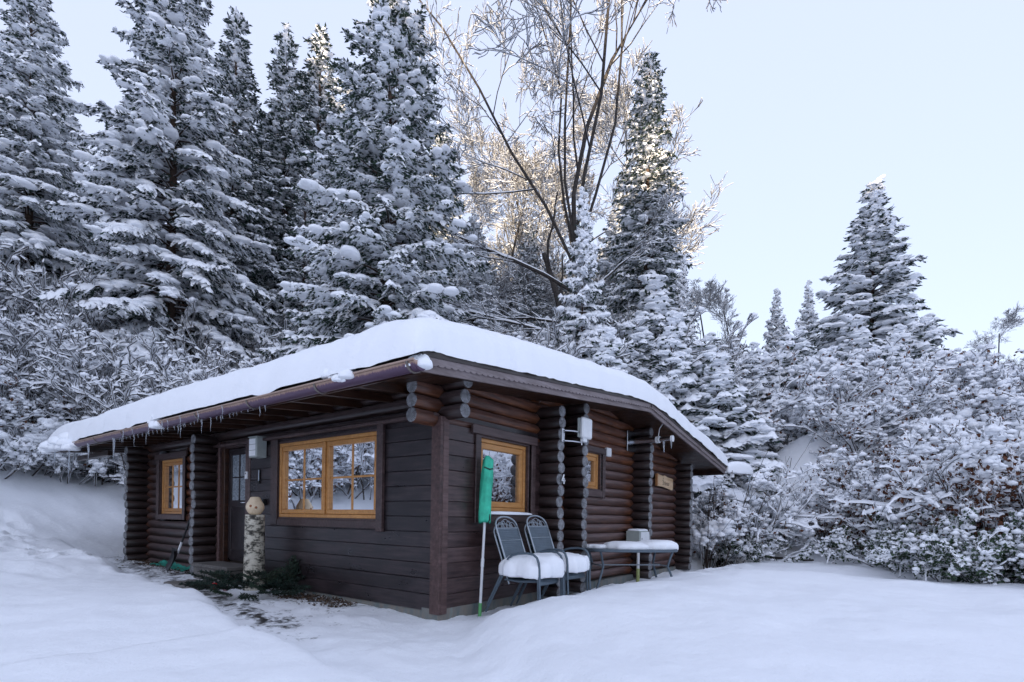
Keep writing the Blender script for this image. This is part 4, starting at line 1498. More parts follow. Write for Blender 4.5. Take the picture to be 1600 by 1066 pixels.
def spruce_meshes(name, seed, H, R, nb, low=.06, snow=.55, pillow=.6, droop=.28, taper=.8, twig=.085, needle=.105, psize=1.0, gap=None, trunk_r=None, thick=1.0):
    r = np.random.default_rng(seed)
    # --- branches
    u = (np.arange(nb) + r.random(nb)) / nb
    t = low + (.985 - low) * (1 - (1 - u) ** .82)
    az = np.arange(nb) * 2.39996 + r.normal(0, .35, nb)
    prof = (1 - t) ** taper * (.55 + .45 * sstep((t - low + .05) / .22))
    L = np.maximum(R * prof * r.uniform(.68, 1.18, nb), .22)
    if gap is not None:
        keep = r.random(nb) > gap * (1 - t)
        t, az, L = t[keep], az[keep], L[keep]; nb = len(t)
    z0 = t * H
    e0 = np.radians(-8 + 52 * t ** 1.5) + r.normal(0, .12, nb)
    sag = droop * r.uniform(.7, 1.4, nb) * (1 - .55 * t)
    dirh = np.stack([np.cos(az), np.sin(az), 0 * az], -1)
    side = np.stack([-np.sin(az), np.cos(az), 0 * az], -1)
    bend = r.normal(0, .12, nb)

    def path(b, s):
        x = L[b] * s
        return dirh[b] * (x * np.cos(e0[b]))[..., None] + side[b] * (x * s * bend[b])[..., None] + UP * (z0[b] + x * np.tan(e0[b]) * .9 - sag[b] * x * s * 1.25 + .10 * x * s ** 3)[..., None]
    ms = 6
    S = np.linspace(0, 1, ms)[None].repeat(nb, 0); B = np.arange(nb)[:, None].repeat(ms, 1)
    PB = path(B, S)
    RB = (.006 + .011 * L[:, None]) * (1.05 - S)
    wood_ = tubes(PB, RB, 4)
    # --- twigs
    cnt = np.maximum(4, (L / twig * 1.7).astype(int))
    tb = np.repeat(np.arange(nb), cnt)
    ts = r.uniform(.10, 1.0, len(tb)) ** .8
    sg = np.where(r.random(len(tb)) < .5, -1., 1.)
    tl = np.minimum(.62, .12 + .40 * L[tb] * (1.02 - ts)) * r.uniform(.55, 1.15, len(tb))
    p0 = path(tb, ts); p1 = path(tb, np.minimum(ts + .05, 1.05)); tg = unit(p1 - p0)
    ang = np.radians(r.uniform(28, 68, len(tb)))
    td = unit(tg * np.cos(ang)[:, None] + side[tb] * (sg * np.sin(ang))[:, None] + UP * r.normal(-.10, .16, len(tb))[:, None])
    td[ts > .97] = tg[ts > .97]
    tdrp = .38 * tl * r.uniform(.5, 1.5, len(tb))
    # --- needle blades on twigs
    kn = np.maximum(3, (tl / needle * 2.5).astype(int))
    ni = np.repeat(np.arange(len(tb)), kn)
    ns = r.random(len(ni))
    pc = p0[ni] + td[ni] * (tl[ni] * ns)[:, None] - UP * (tdrp[ni] * ns ** 2)[:, None]
    sd_ = unit(np.cross(td[ni], UP)) * np.where(r.random(len(ni)) < .5, -1., 1.)[:, None]
    nl = needle * r.uniform(.7, 1.35, len(ni))
    nd = unit(td[ni] * .75 + sd_ * r.uniform(.25, .85, len(ni))[:, None] + UP * r.uniform(-.55, .12, len(ni))[:, None])
    wv = unit(np.cross(nd, UP + r.normal(0, .5, (len(ni), 3)))) * (nl * r.uniform(.14, .24, len(ni)))[:, None]
    tip = pc + nd * nl[:, None]; mid = pc + nd * (nl * .45)[:, None]
    NV = np.stack([pc, mid + wv, tip, mid - wv], 1).reshape(-1, 3)
    bi = np.arange(len(ni)) * 4
    NF = np.concatenate([np.stack([bi, bi + 1, bi + 2], -1), np.stack([bi, bi + 2, bi + 3], -1)])
    # --- snow on twigs
    patch = r.random(nb)
    ps = snow * (.5 + patch[tb]) * (.55 + .6 * ts)
    sel = np.where(r.random(len(tb)) < ps)[0]
    st = np.array([.0, .3, .68, 1.0])
    SP = p0[sel][:, None] + td[sel][:, None] * (tl[sel][:, None] * (st * .92 + .02))[..., None] - UP * (tdrp[sel][:, None] * st ** 2)[..., None] + UP * .012
    wd = (.024 + .062 * r.random(len(sel)))[:, None] * np.array([.75, 1.1, .95, .25]) * thick
    sn = [strips(SP, wd, wd * r.uniform(.8, 1.25, (len(sel), 1)))]
    # --- snow on branch axis
    selb = np.where(r.random(nb) < .85)[0]
    wb = (.018 + .02 * r.random(len(selb)))[:, None] * np.ones((1, ms)) * (1 - .3 * S[selb]) * (thick + .2)
    sn.append(strips(PB[selb] + UP * .012, wb, wb * 1.2))
    # --- pillows on the outer fans
    npil = []
    for rep in range(2):
        selp = np.where(r.random(nb) < pillow * (.8 if rep else 1.0) * (.45 + patch))[0]
        if len(selp) == 0: continue
        k = 7 if psize > 1 else 5
        s0 = r.uniform(.12, .5, len(selp)) if rep else r.uniform(.45, .75, len(selp))
        ln = np.maximum(r.uniform(.14, .38, len(selp)) * psize, .16 / L[selp])
        sv = s0[:, None] + ln[:, None] * (np.arange(k)[None] + r.random((len(selp), k))) / k
        sv = np.minimum(sv, 1.03)
        bb = selp[:, None].repeat(k, 1)
        c = path(bb, sv)
        hw = np.minimum(.30 * psize, .06 + .17 * L[selp] * (1.1 - s0)) * r.uniform(.7, 1.25, len(selp))
        lat = r.normal(0, .55, (len(selp), k)) * hw[:, None]
        c = c + side[bb] * lat[..., None] - UP * (.35 * np.abs(lat) - .015)[..., None]
        rad = (.03 + .48 * hw[:, None] * r.uniform(.45, 1.15, (len(selp), k))) * (.75 + .3 * thick)
        npil.append(lumps(c.reshape(-1, 3), rad.ravel(), r, .62, psize > 1.2, .22))
    SV, SF = join(sn + npil)
    # leader
    tr = trunk_r or .0105 * H
    zs = np.linspace(-.6, H * 1.0, 14); tw = r.normal(0, .02, (14, 2)) * np.linspace(0, 1, 14)[:, None] * H * .06
    TP = np.stack([tw[:, 0], tw[:, 1], zs], -1)[None]; TR = (tr * (1 - np.clip(zs / H, 0, 1) * .96))[None]
    TV, TF = tubes(TP, TR, 9)
    trunk = np_mesh('trunk', TV, TF, M['bark'], True)
    BV, BF = join([wood_, (NV, NF)])
    mi = np.concatenate([np.ones(len(wood_[1])), np.zeros(len(NF))]).astype(int)
    crown = np_mesh('crown', BV, BF, [M['needles'], M['bark']], False, mi)
    snowm = np_mesh('snow_load', SV, SF, M['tree_snow'], True)
    return trunk, crown, snowm


CA_, SA_ = math.cos(PSI), math.sin(PSI)


def at(D, lat):
    """ground position D metres ahead of the viewpoint and lat metres to the right of its axis"""
    return CAM[0] + D * CA_ + lat * SA_, CAM[1] + D * SA_ - lat * CA_


def plant_tree(name, meshes, label, cat, D, lat, sc=1.0, rz=0.0, group=None, sink=.2, tilt=0, parts=('trunk', 'crown', 'snow_load'), zs=1.0):
    x, y = at(D, lat)
    t = thing(name, label, cat, (x, y, gz(x, y) - sink), rz, group)
    t.scale = (sc, sc, sc * zs)
    t.rotation_euler = (tilt, 0, rz)
    par = [None] * 3
    a = link(parts[0], meshes[0], t)
    b = link(parts[1], meshes[1], t)
    if len(meshes) > 2: link(parts[2], meshes[2], b)
    return t


ORD = ['first', 'second', 'third', 'fourth', 'fifth', 'sixth', 'seventh', 'eighth', 'ninth', 'tenth', 'eleventh', 'twelfth', 'thirteenth', 'fourteenth', 'fifteenth']
# spruces --------------------------------------------------------------
SP = {}
SP['big'] = spruce_meshes('big', 11, 18.5, 3.8, 330, low=.04, snow=1.0, pillow=1.2, droop=.34, taper=.72, psize=1.35, twig=.085, needle=.12, thick=1.15)
SP['tall'] = spruce_meshes('tall', 12, 22.0, 4.3, 310, low=.10, snow=1.3, pillow=1.2, droop=.5, taper=.72, psize=1.22, twig=.10, needle=.13, thick=1.55)
SP['slim'] = spruce_meshes('slim', 13, 20.0, 2.1, 300, low=.22, snow=1.2, pillow=.9, droop=.55, taper=.55, twig=.09, needle=.13)
SP['mid'] = spruce_meshes('mid', 14, 10.0, 2.6, 230, low=.03, snow=1.1, pillow=1.3, droop=.40, taper=.9, psize=1.3, twig=.08, needle=.11, thick=1.4)
SP['young'] = spruce_meshes('young', 15, 4.2, 1.35, 110, low=.02, snow=.75, pillow=1.0, droop=.35, taper=.85, psize=1.5, twig=.06, needle=.09, thick=1.5)


def px2lat(px, D): return (px - 800) / 826.5 * D


def spruce(kind, px, D, top_y, label, H0, rz, group=None, zs=1.0, wide=1.0):
    lat = px2lat(px, D)
    x, y = at(D, lat)
    base = gz(x, y) - .2
    top = CAM[2] + (808.7 + .0148 * (px - 800) - top_y) * D / 826.5
    s = (top - base) / H0
    t = plant_tree('spruce_tree', SP[kind], label, 'tree', D, lat, 1.0, rz, group)
    t.scale = (s * wide, s * wide, s)
    return t


spruce('big', 600, 17.5, -100, 'large dark spruce with plump snow pads rising right behind the cabin', 18.5, .4, wide=1.08)
spruce('tall', 262, 20.5, -150, 'tall broad snowy spruce standing left behind the cabin roof', 22, 1.2, wide=1.1)
spruce('tall', 38, 21.5, -75, 'tall snowy spruce at the left edge of the picture', 22, 3.9, wide=1.1)
spruce('slim', 358, 27, 12, 'slim pointed spruce just right of the tall broad spruce', 20, .3, wide=1.35)
spruce('slim', 438, 29, 42, 'slim dark spruce left of the pair tops beside the large spruce', 20, 2.2, wide=1.35)
spruce('slim', 490, 30, 40, 'slim spruce with its tip touching the large dark spruce', 20, 4.1, wide=1.35)
spruce('slim', 1005, 25, 78, 'tall slim spruce with its top in warm sunlight', 20, 5.2, wide=1.3)
spruce('mid', 905, 17.5, 300, 'snow-laden spruce in front of the bare tree trunk', 10, .9, wide=.72)
spruce('mid', 1358, 24, 284, 'single broad spruce against the open sky on the right', 10, 2.6, wide=1.4)
spruce('mid', 1062, 22, 400, 'small pointed spruce right of the sunlit slim spruce', 10, 3.3, wide=.62)
spruce('mid', 1208, 29, 452, 'small dark spruce tip left of the broad right spruce, nearer the cabin', 10, 4.3, wide=.8)
spruce('mid', 1258, 30, 442, 'small dark spruce tip touching the broad right spruce', 10, 1.3, wide=.8)
bgs = 'spruces deep in the forest'
for i, (px, D, ty) in enumerate(((-60, 27, 60), (95, 30, 150), (170, 34, 175), (215, 29, 210), (318, 33, 160), (405, 34, 190), (470, 24, 260), (540, 31, 120), (680, 33, 190), (735, 27, 330), (820, 29, 350), (960, 30, 300), (1035, 32, 360), (-190, 24, 0))):
    spruce('tall' if i % 2 else 'slim', px, D, ty, 'snowy spruce deep in the forest behind the front trees', 22 if i % 2 else 20, i * 1.7, bgs, wide=1.3)

# young buried spruces on the right bank
yg = 'young snow-buried spruces on the bank'
for i, (px, D, ty) in enumerate(sorted(((1045, 16, 505), (1098, 17.5, 530), (1120, 15.5, 560), (1172, 18.5, 545), (1240, 19.5, 520), (1330, 20, 500), (1395, 18.5, 520), (1440, 21, 500), (1500, 19, 560), (990, 18, 500), (945, 15.5, 530), (1020, 20, 440)))):
    spruce('young', px, D, ty, '%s young snow-buried spruce from the left, along the bank beyond the gable' % ORD[i], 4.2, i * 2.1, yg, wide=1.15 + .2 * (i % 3))


# bare trees -------------------------------------------------------------
def grow(r, p, d, length, rad, depth, maxd, out, spread=.6, up=.12, nchild=(4, 7), m=6, wander=.12, lf=1.0):
    pts = [p]; dd = d / np.linalg.norm(d)
    st = length / (m - 1)
    for i in range(m - 1):
        dd = dd + r.normal(0, wander, 3) + UP * up * .25
        dd = dd / np.linalg.norm(dd)
        pts.append(pts[-1] + dd * st)
    pts = np.array(pts)
    out.append((pts, np.linspace(rad, rad * .38, m)))
    if depth >= maxd: return
    n = r.integers(*nchild)
    for k in range(n):
        s = r.uniform(.25, 1.0)
        i = min(int(s * (m - 1)), m - 2); f = s * (m - 1) - i
        q = pts[i] * (1 - f) + pts[i + 1] * f
        t_ = unit(pts[i + 1] - pts[i])
        perp = unit(np.cross(t_, r.normal(0, 1, 3)))
        nd = unit(t_ * 1.0 + perp * spread * r.uniform(.6, 1.5) + UP * up)
        grow(r, q, nd, length * r.uniform(.38, .66) * (1.1 - .35 * s) * (lf if depth == 0 else 1), rad * (1 - .6 * s) * .52, depth + 1, maxd, out, spread, up, nchild, m, wander * 1.15, lf)


def bare_tree(name, seed, limbs, maxd, mat, snowy=.8, smin=.004, spread=.6, up=.12, nchild=(4, 7), wander=.12, fat=1.0, lf=1.0):
    r = np.random.default_rng(seed)
    out = []
    for p, d, L_, rd, md in limbs:
        grow(r, np.array(p, float), np.array(d, float), L_, rd, 0, md or maxd, out, spread, up, nchild, wander=wander, lf=lf)
    P = np.stack([o[0] for o in out]); R_ = np.maximum(np.stack([o[1] for o in out]), smin)
    big = R_[:, 0] > .035
    parts = []
    if big.any(): parts.append(tubes(P[big], R_[big], 7))
    if (~big).any(): parts.append(tubes(P[~big], R_[~big], 3))
    BV, BF = join(parts)
    t = unit(np.gradient(P, axis=1)); hz = 1 - np.abs(t[..., 2]) ** 2.5
    sel = r.random(len(P)) < snowy
    w = (R_ * 1.2 + .013 * fat) * (.35 + .65 * hz) * r.uniform(.6, 1.2, (len(P), 1))
    h_ = (R_ * .95 + (.014 + .02 * r.random((len(P), 1))) * fat) * hz * (.5 + 1.1 * r.random(R_.shape)) + R_ * .3
    SV, SF = strips(P[sel] + UP * (R_[sel] * .45)[..., None], w[sel], h_[sel])
    return P, R_, (BV, BF), (SV, SF)


# the big bare tree: several stems from one butt
limbs = [((0, 0, -.5), (-.10, 0, 1), 10.6, .27, 1)]
stems = [((-.85, .0, 8.6), (-.04, .1, 1), 12.5, .10, 4), ((-.80, 0, 8.2), (-.50, -.1, 1), 12.5, .065, 4), ((-.85, 0, 8.8), (-.26, .3, 1), 12.0, .062, 4), ((-.9, 0, 9.4), (-.12, -.1, 1), 11.0, .06, 4),
         ((-.85, 0, 8.5), (.14, -.1, 1), 12.0, .062, 4), ((-.85, 0, 9.0), (.05, -.25, 1), 12.0, .075, 4), ((-.7, 0, 7.2), (-.95, .1, .55), 7.5, .075, 4), ((-.65, 0, 7.0), (.9, .1, .75), 4.5, .05, 3),
         ((-.5, 0, 5.4), (-.95, -.4, .30), 5.5, .055, 3), ((-.55, 0, 6.0), (-.8, .5, .25), 5.5, .05, 3), ((-.4, 0, 4.6), (.8, .3, .35), 4.5, .045, 3)]
P_, R_, wd_, sn_ = bare_tree('beech', 31, limbs + stems, 4, M['grey_bark'], 1.0, .0062, .64, .08, (5, 8), .12, .85, .75)
beech = (np_mesh('trunk', wd_[0], wd_[1], M['grey_bark'], True), np_mesh('branch_snow', sn_[0], sn_[1], M['tree_snow'], True))


def bare(meshes, label, px, D, sc, rz, group=None, parts=('trunk', 'branch_snow'), zs=1.0, name='bare_tree', cat='tree', sink=.2):
    x, y = at(D, px2lat(px, D))
    t = thing(name, label, cat, (x, y, gz(x, y) - sink), rz, group)
    t.scale = (sc, sc, sc * zs)
    a = link(parts[0], meshes[0], t)
    if len(meshes) > 1: link(parts[1], meshes[1], a)
    return t


bare(beech, 'big many-stemmed bare tree with snow along its limbs', 926, 20.5, 1.0, PSI - math.pi / 2)
# thinner bare trees behind
limbs = [((0, 0, -.4), (.02, .03, 1), 15.0, .13, None)]
_, _, wd_, sn_ = bare_tree('birch', 37, limbs, 4, M['grey_bark'], .95, .0075, .8, .10, (7, 11), .08, .7, .5)
slim_bare = (np_mesh('trunk', wd_[0], wd_[1], M['grey_bark'], True), np_mesh('branch_snow', sn_[0], sn_[1], M['tree_snow'], True))
gb = 'slim bare trees in the forest'
for i, (px, D, sc, rz) in enumerate(((775, 31, 1.15, .5), (735, 36, 1.35, 2.), (835, 38, 1.45, 3.4), (965, 36, 1.4, 4.4), (705, 40, 1.4, 1.1), (880, 42, 1.6, 5.3), (800, 34, 1.25, .2), (915, 33, 1.2, 2.9), (150, 30, .9, 2.2), (1110, 27, .62, 1.8), (1150, 29, .62, 3.1), (1560, 24, .42, .7))):
    bare(slim_bare, 'slim bare tree with snow-lined twigs among the forest trees', px, D, sc, rz, gb)


# shrubs -------------------------------------------------------------------
def shrub_meshes(seed, H, W, nstem, leaf, nleaf, lump_n, lump_r, snowy=.9, upright=.9, maxd=2, nchild=(4, 7), smin=.0045, leaf_size=.045, cap=0, wander=.16, fat=1.0):
    r = np.random.default_rng(seed)
    limbs = []
    for k in range(nstem):
        a = r.uniform(0, 6.28); q = r.uniform(0, 1) ** .6
        p = (math.cos(a) * q * W * .35, math.sin(a) * q * W * .35, -.15)
        out_ = q * W / H * r.uniform(.5, 1.1)
        limbs.append((p, (math.cos(a) * out_, math.sin(a) * out_, upright), H * r.uniform(.65, 1.1), .012 * H ** .5 * r.uniform(.8, 1.3), None))
    P, R_, wd, sn = bare_tree('shrub', seed, limbs, maxd, M['twig'], snowy, smin, .7, .05, nchild, wander, fat)
    r = np.random.default_rng(seed + 1)
    flat = P[:, 1:].reshape(-1, 3)
    flat = flat[flat[:, 2] > .05]
    sn_parts = [sn]
    if lump_n:
        q = flat[r.integers(0, len(flat), lump_n)] + r.normal(0, .03, (lump_n, 3))
        hq = np.clip(q[:, 2] / H, .15, 1.1)
        sn_parts.append(lumps(q, lump_r * r.uniform(.2, 1.0, lump_n) ** 2.2 * (.6 + .8 * hq) + .012, r, .85))
    if cap:
        tops = flat[np.argsort(-(flat[:, 2] + .25 * r.random(len(flat)) * H))[:max(60, len(flat) // 5)]]
        q = tops[r.integers(0, len(tops), cap)]
        k = 9
        off = r.normal(0, 1, (cap, k, 3)) * np.array([1, 1, 0]) * (lump_r * r.uniform(.7, 1.9, cap))[:, None, None]
        off[..., 2] = -.55 * np.linalg.norm(off[..., :2], axis=-1) + r.normal(0, .015, (cap, k))
        qq = (q[:, None] + off).reshape(-1, 3)
        rr_ = lump_r * r.uniform(.45, 1.35, cap * k)
        sn_parts.append(lumps(qq, rr_, r, .8, False, .25))
    SV, SF = join(sn_parts)
    stems = np_mesh('stems', wd[0], wd[1], M['twig'], False)
    snowm = np_mesh('snow_load', SV, SF, M['tree_snow'], True)
    res = [stems, snowm]
    if leaf and nleaf:
        c = flat[r.integers(0, len(flat), nleaf)] + r.normal(0, .035, (nleaf, 3))
        s = leaf_size * r.uniform(.6, 1.3, nleaf)
        d1 = unit(r.normal(0, 1, (nleaf, 3)) - UP * .5); d2 = unit(np.cross(d1, r.normal(0, 1, (nleaf, 3))))
        V = np.stack([c, c + (d1 * .5 + d2 * .38) * s[:, None], c + d1 * (s * 1.15)[:, None], c + (d1 * .5 - d2 * .38) * s[:, None]], 1).reshape(-1, 3)
        b = np.arange(nleaf) * 4
        Fq = np.concatenate([np.stack([b, b + 1, b + 2], -1), np.stack([b, b + 2, b + 3], -1)])
        res.append(np_mesh('leaves', V, Fq, M[leaf], False))
    return res


SH = {}
SH['beechy'] = shrub_meshes(41, 2.0, 1.9, 15, 'brown_leaf', 1000, 1900, .065, leaf_size=.07, cap=22, maxd=3, nchild=(3, 6), fat=1.9)
SH['brown'] = shrub_meshes(42, 1.5, 1.6, 14, 'brown_leaf', 3000, 900, .05, leaf_size=.065, cap=5, maxd=3, nchild=(3, 5), fat=1.5)
SH['ever'] = shrub_meshes(43, 1.1, 1.5, 16, 'green_leaf', 3600, 700, .06, leaf_size=.06, cap=10, fat=1.8)
SH['twiggy'] = shrub_meshes(44, 3.0, 2.6, 17, None, 0, 420, .07, maxd=3, nchild=(3, 6), cap=4, snowy=1.0, smin=.008, fat=1.7)
SH['white'] = shrub_meshes(45, 1.3, 1.8, 14, 'green_leaf', 700, 1500, .10, cap=44, maxd=3, nchild=(3, 5), fat=3.0)
SH['sticks'] = shrub_meshes(46, 2.2, 1.0, 9, None, 0, 30, .03, snowy=.15, maxd=1, nchild=(3, 6), smin=.0045, wander=.06)


def shrub(kind, x, y, sc, rz, label, group, zs=1.0, name='shrub'):
    ms = SH[kind]
    t = thing(name, label, 'shrub', (x, y, gz(x, y) - .05), rz, group)
    t.scale = (sc, sc, sc * zs)
    a = link('stems', ms[0], t); link('snow_load', ms[1], a)
    if len(ms) > 2: link('leaves', ms[2], t)
    return t


rs = random.Random(3)


def spx(kind, px, D, sc, label, group, zs=1.0, name='shrub'):
    x, y = at(D, px2lat(px, D))
    return shrub(kind, x, y, sc, rs.uniform(0, 6.28), label, group, zs, name)


# right bank, front row to back
g1 = 'evergreen shrubs at the foot of the right bank'
for k_, (px, D, sc) in enumerate(((1165, 12.9, .8), (1395, 11.2, .9), (1440, 10.4, .85), (1490, 9.4, .8), (1530, 8.7, .9), (1575, 8.0, .8), (1625, 7.7, .9), (1670, 8.0, 1.0))):
    spx('ever', px, D, sc, '%s low dark-leaved evergreen shrub along the foot of the right bank, counted from the cabin' % ORD[k_], g1)
g2 = 'brown-leaved shrubs on the right bank'
for px, D, sc in ((1370, 13.0, 1.0), (1420, 12.4, 1.1), (1465, 11.6, 1.1), (1515, 11.0, 1.2), (1560, 10.6, 1.2), (1610, 10.2, 1.2), (1660, 10.2, 1.3), (1400, 14.6, 1.2), (1450, 13.8, 1.2), (1500, 13.0, 1.3), (1550, 12.6, 1.3), (1600, 12.2, 1.4)):
    spx('beechy' if rs.random() < .55 else 'brown', px, D, sc, 'snow-loaded shrub with dry brown leaves on the right bank', g2)
g3 = 'snow-smothered shrubs up the slope'
for px, D, sc in ((1090, 14.5, 1.0), (1108, 13.3, .9), (1150, 13.9, 1.0), (1175, 14.6, 1.0), (1372, 15.8, 1.2), (1410, 16.6, 1.4), (1460, 16.0, 1.3), (1510, 15.4, 1.3), (1560, 15.0, 1.3), (1610, 14.6, 1.3), (1300, 19, 1.6), (1380, 19.5, 1.7), (1440, 19, 1.5), (1500, 18, 1.4), (1560, 17.5, 1.4), (1620, 17, 1.3), (1210, 20, 1.6), (1150, 19.5, 1.6), (1100, 20, 1.6), (1050, 19, 1.5), (1080, 16.5, 1.2)):
    spx('white' if rs.random() < .62 else 'beechy', px, D, sc, 'shrub smothered in heavy snow up the slope right of the cabin', g3)
g4 = 'tall snowy twig thickets on the right'
for px, D, sc in ((1470, 19, .9), (1530, 18, .9), (1590, 17.5, .85), (1640, 17, .8), (1110, 24, 1.2), (1180, 25, 1.2), (1290, 24, 1.2), (1440, 23, 1.0), (1500, 22, .9), (1560, 21, .8), (1620, 20, .8)):
    spx('twiggy', px, D, sc, 'tall thicket of snowy twigs on the right hillside', g4, name='thicket')
g5 = 'thin bare saplings right of the roof'
for k_, (px, D, sc) in enumerate(((1103, 12.5, 1.0), (1130, 13.3, 1.1), (1162, 13.6, .9), (1182, 14.8, 1.1), (1230, 14.5, .8), (1288, 13.6, .7))):
    spx('sticks', px, D, sc, '%s thin bare sapling right of the far eave, counted from the cabin' % ORD[k_], g5, name='sapling')
# left slope and behind the cabin
g6 = 'snowy twig thickets left behind the cabin'
for px, D, sc in ((-40, 17, 1.3), (20, 18, 1.3), (75, 17, 1.2), (120, 19, 1.3), (165, 17.5, 1.15), (215, 19, 1.25), (265, 18, 1.2), (305, 19.5, 1.3), (350, 18.5, 1.2), (395, 19, 1.25), (440, 18, 1.1), (-20, 21, 1.6), (50, 22, 1.6), (110, 23, 1.6), (180, 22, 1.6), (240, 23, 1.6), (300, 22.5, 1.6), (365, 23, 1.6), (430, 22.5, 1.6), (480, 21, 1.4), (60, 26, 1.9), (140, 27, 1.9), (230, 27, 1.9), (330, 27, 1.9), (420, 27, 1.9)):
    spx('twiggy', px, D, sc, 'thicket of snow-covered twigs on the slope left behind the cabin', g6, name='thicket')
g7 = 'snowy shrubs at the left edge'
for px, D, sc in ((10, 15.5, 1.2), (-30, 15, 1.3), (55, 16.2, 1.2), (100, 16.5, 1.0), (135, 17.2, 1.1)):
    spx('beechy' if rs.random() < .5 else 'white', px, D, sc, 'bushy snow-laden shrub on the slope at the left edge', g7)
g8 = 'snowy thickets behind the roof ridge'
for px, D, sc in ((520, 20, 1.3), (560, 22, 1.4), (740, 20, 1.4), (780, 19, 1.4), (820, 21, 1.5), (860, 19.5, 1.4), (900, 22, 1.5), (950, 20, 1.4), (990, 22, 1.5), (1035, 23, 1.5), (760, 24, 1.7), (840, 25, 1.7), (920, 26, 1.7), (1000, 26, 1.7), (690, 22, 1.5), (660, 25, 1.6)):
    spx('twiggy', px, D, sc, 'snowy thicket showing above the roof between the trees', g8, name='thicket')
# behind the viewpoint, mirrored in the window panes
g9 = 'snowy shrubs across the yard mirrored in the windows'
for x, y, sc, kd in ((-6.5, 13.5, 1.3, 'beechy'), (-8.2, 14.5, 1.4, 'twiggy'), (-9.5, 13.5, 1.4, 'beechy'), (-7.5, 16.5, 1.6, 'twiggy'), (-10.5, 16.5, 1.7, 'twiggy'), (-9.0, 18.0, 1.8, 'beechy'),
                     (-11.5, 14.5, 1.5, 'white'), (-12.5, 18.5, 1.9, 'twiggy'), (-6.8, 19.0, 1.8, 'twiggy'), (-11, 21, 2.0, 'twiggy'), (-13.5, 13, 1.6, 'beechy'), (-14.5, 16, 1.9, 'twiggy')):
    shrub(kd, x, y, sc, rs.uniform(0, 6), 'snowy shrub across the yard, seen only as a reflection in the window panes', g9)
for i, (x, y, s) in enumerate(((-10, 21, 1.0), (-13, 20, 1.1), (-8, 23, 1.2), (-16, 18, 1.1), (-12, 25, 1.3))):
    t = thing('spruce_tree', 'snowy spruce across the yard, seen only as a reflection in the window panes', 'tree', (x, y, gz(x, y) - .2), i, 'spruces mirrored in the windows')
    t.scale = (s, s, s)
    a = link('trunk', SP['mid'][0], t); b = link('crown', SP['mid'][1], t); link('snow_load', SP['mid'][2], b)

# cut fir sprigs round the birch post -----------------------------------------
def sprig_mesh(seed, L=.45):
    r = np.random.default_rng(seed)
    tw = [(np.zeros(3), np.array([1, 0, .12]), L)]
    for k in range(9):
        s = .15 + .8 * k / 9; sg = 1 if k % 2 else -1
        tw.append((np.array([L * s, 0, L * s * .12]), unit(np.array([.8, sg * .75, .1])), L * .45 * (1.1 - s)))
    Vn = []; Vt = []
    for p, d, l in tw:
        n = int(l / .0035); s = r.random(n)
        c = p + d * (l * s)[:, None]
        rad = unit(np.cross(d, r.normal(0, 1, (n, 3))))
        nd = unit(d * .8 + rad * .8 + UP * .15); ln = .034 * r.uniform(.8, 1.3, n)
        w = unit(np.cross(nd, r.normal(0, 1, (n, 3)))) * .006
        Vn.append(np.stack([c - w, c + w, c + nd * ln[:, None]], 1).reshape(-1, 3))
    Vn = np.concatenate(Vn)
    me = np_mesh('needles', Vn, np.arange(len(Vn)).reshape(-1, 3), M['needles'])
    P = np.stack([np.linspace(p, p + d * l, 4) for p, d, l in tw]); R2 = np.linspace(.005, .002, 4)[None].repeat(len(tw), 0)
    tv, tf = tubes(P, R2, 4)
    sel = r.random(len(tw)) < .12
    sv, sf = strips(P[sel] + UP * .012, np.full((sel.sum(), 4), .007), np.full((sel.sum(), 4), .007)) if sel.any() else (np.zeros((0, 3)), np.zeros((0, 3), int))
    return me, np_mesh('twig', tv, tf, M['twig'], True), np_mesh('snow_dust', sv, sf, M['tree_snow'], True) if len(sv) else None


sprigs = [sprig_mesh(60 + k) for k in range(3)]
gs = 'cut fir sprigs round the birch post'
for k in range(46):
    a = rs.uniform(0, 6.28); q = rs.random() ** .6
    x = -.52 + math.cos(a) * q * .42; y = 3.32 + math.sin(a) * q * .80
    x = min(x, -.16)
    e = rs.uniform(-.35, .05) if q < .7 else rs.uniform(-.15, .1)
    ms = sprigs[k % 3]
    t = thing('fir_sprig', 'cut fir sprig in the heap round the foot of the birch post', 'sprig', (x, y, gz(x, y) + .03 + .22 * rs.random() * (1 - q * .6)), 0, gs)
    t.rotation_euler = (rs.uniform(-.5, .5), e, a + rs.uniform(-1.1, 1.1))
    tw_ = link('twig', ms[1], t); link('needles', ms[0], t)
    if ms[2]: link('snow_dust', ms[2], tw_)
for k, (dx_, dz_) in enumerate(((0, .0), (.04, .05), (-.03, .08))):
    ms = sprigs[k]
    t = thing('fir_sprig', 'fir sprig standing up against the boards right of the birch post', 'sprig', (-.2 + dx_, 2.86 + dx_, gz(-.2, 2.86) + .05 + dz_), 0, 'upright fir sprigs against the boards')
    t.rotation_euler = (.1 * k, -1.15 + .12 * k, -1.2 + k * .8); t.scale = (1.15, 1.15, 1.15)
    tw_ = link('twig', ms[1], t); link('needles', ms[0], t)

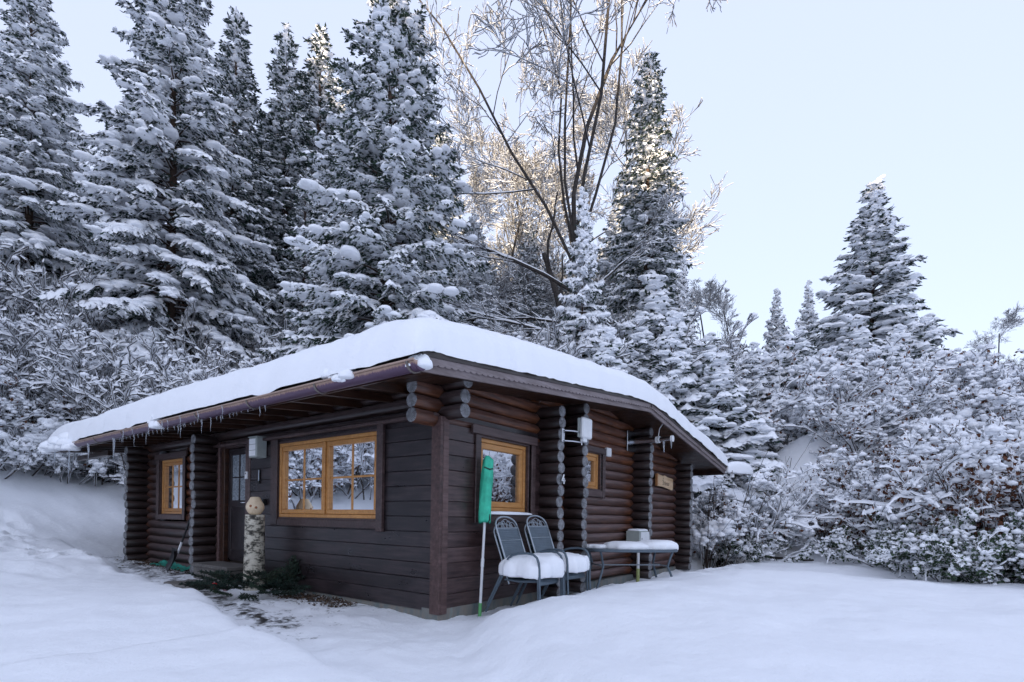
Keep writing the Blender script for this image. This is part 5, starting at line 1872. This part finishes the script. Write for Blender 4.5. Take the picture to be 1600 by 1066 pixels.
# leaf litter along the wall --------------------------------------------------
r = np.random.default_rng(88); n = 2600
lx = -np.abs(r.normal(.12, .16, n)) - .03
ly = np.where(r.random(n) < .55, r.uniform(5.8, 8.9, n), r.uniform(1.4, 3.1, n))
lz = terrain(lx, ly)[0] + .012
d1 = unit(np.stack([r.normal(0, 1, n), r.normal(0, 1, n), r.normal(0, .35, n)], -1)); d2 = unit(np.cross(d1, UP + r.normal(0, .4, (n, 3)))); s = r.uniform(.018, .05, n)[:, None]
c = np.stack([lx, ly, lz], -1)
V = np.stack([c, c + (d1 * .5 + d2 * .35) * s, c + d1 * s, c + (d1 * .5 - d2 * .35) * s], 1).reshape(-1, 3)
o = link('leaf_litter', np_mesh('leaf_litter', V, np.arange(n * 4).reshape(-1, 4), M['litter']))
tag(o, 'dry leaves strewn along the foot of the cabin wall', 'leaf litter', kind='stuff')

# fallen branch on the right slope ----------------------------------------------
m = MB()
x0_, y0_ = at(13.2, px2lat(1180, 13.2)); x1_, y1_ = at(11.8, px2lat(1272, 11.8))
pts = [(x0_ + (x1_ - x0_) * k / 6, y0_ + (y1_ - y0_) * k / 6) for k in range(7)]
m.tube([(px_, py_, gz(px_, py_) + .07 + .03 * math.sin(k * 2)) for k, (px_, py_) in enumerate(pts)], [.035, .034, .032, .03, .028, .024, .018], 7)
fb = thing('fallen_branch', 'dark fallen branch lying in the snow below the right bank', 'branch', (0, 0, 0))
m.build('limb', M['grey_bark'], fb)
m = MB(); p_ = pts[0]
for a in (.4, .9, 1.4, -.2):
    q = (p_[0], p_[1], gz(*p_) + .08)
    m.tube([q, (q[0] + .5 * math.cos(a), q[1] + .5 * math.sin(a), q[2] + .25), (q[0] + 1.1 * math.cos(a), q[1] + 1.1 * math.sin(a), q[2] + .42)], [.012, .008, .004], 5)
m.build('twigs', M['twig'], fb)

# fine foliage, needles and snow too small to pick apart stay one part each
for o in bpy.data.objects:
    if o.parent is not None and o.name.split('.')[0] in ('snow_load', 'leaves', 'crown', 'needles', 'branch_snow', 'stems', 'snow_dust', 'twigs'):
        o['kind'] = 'stuff'
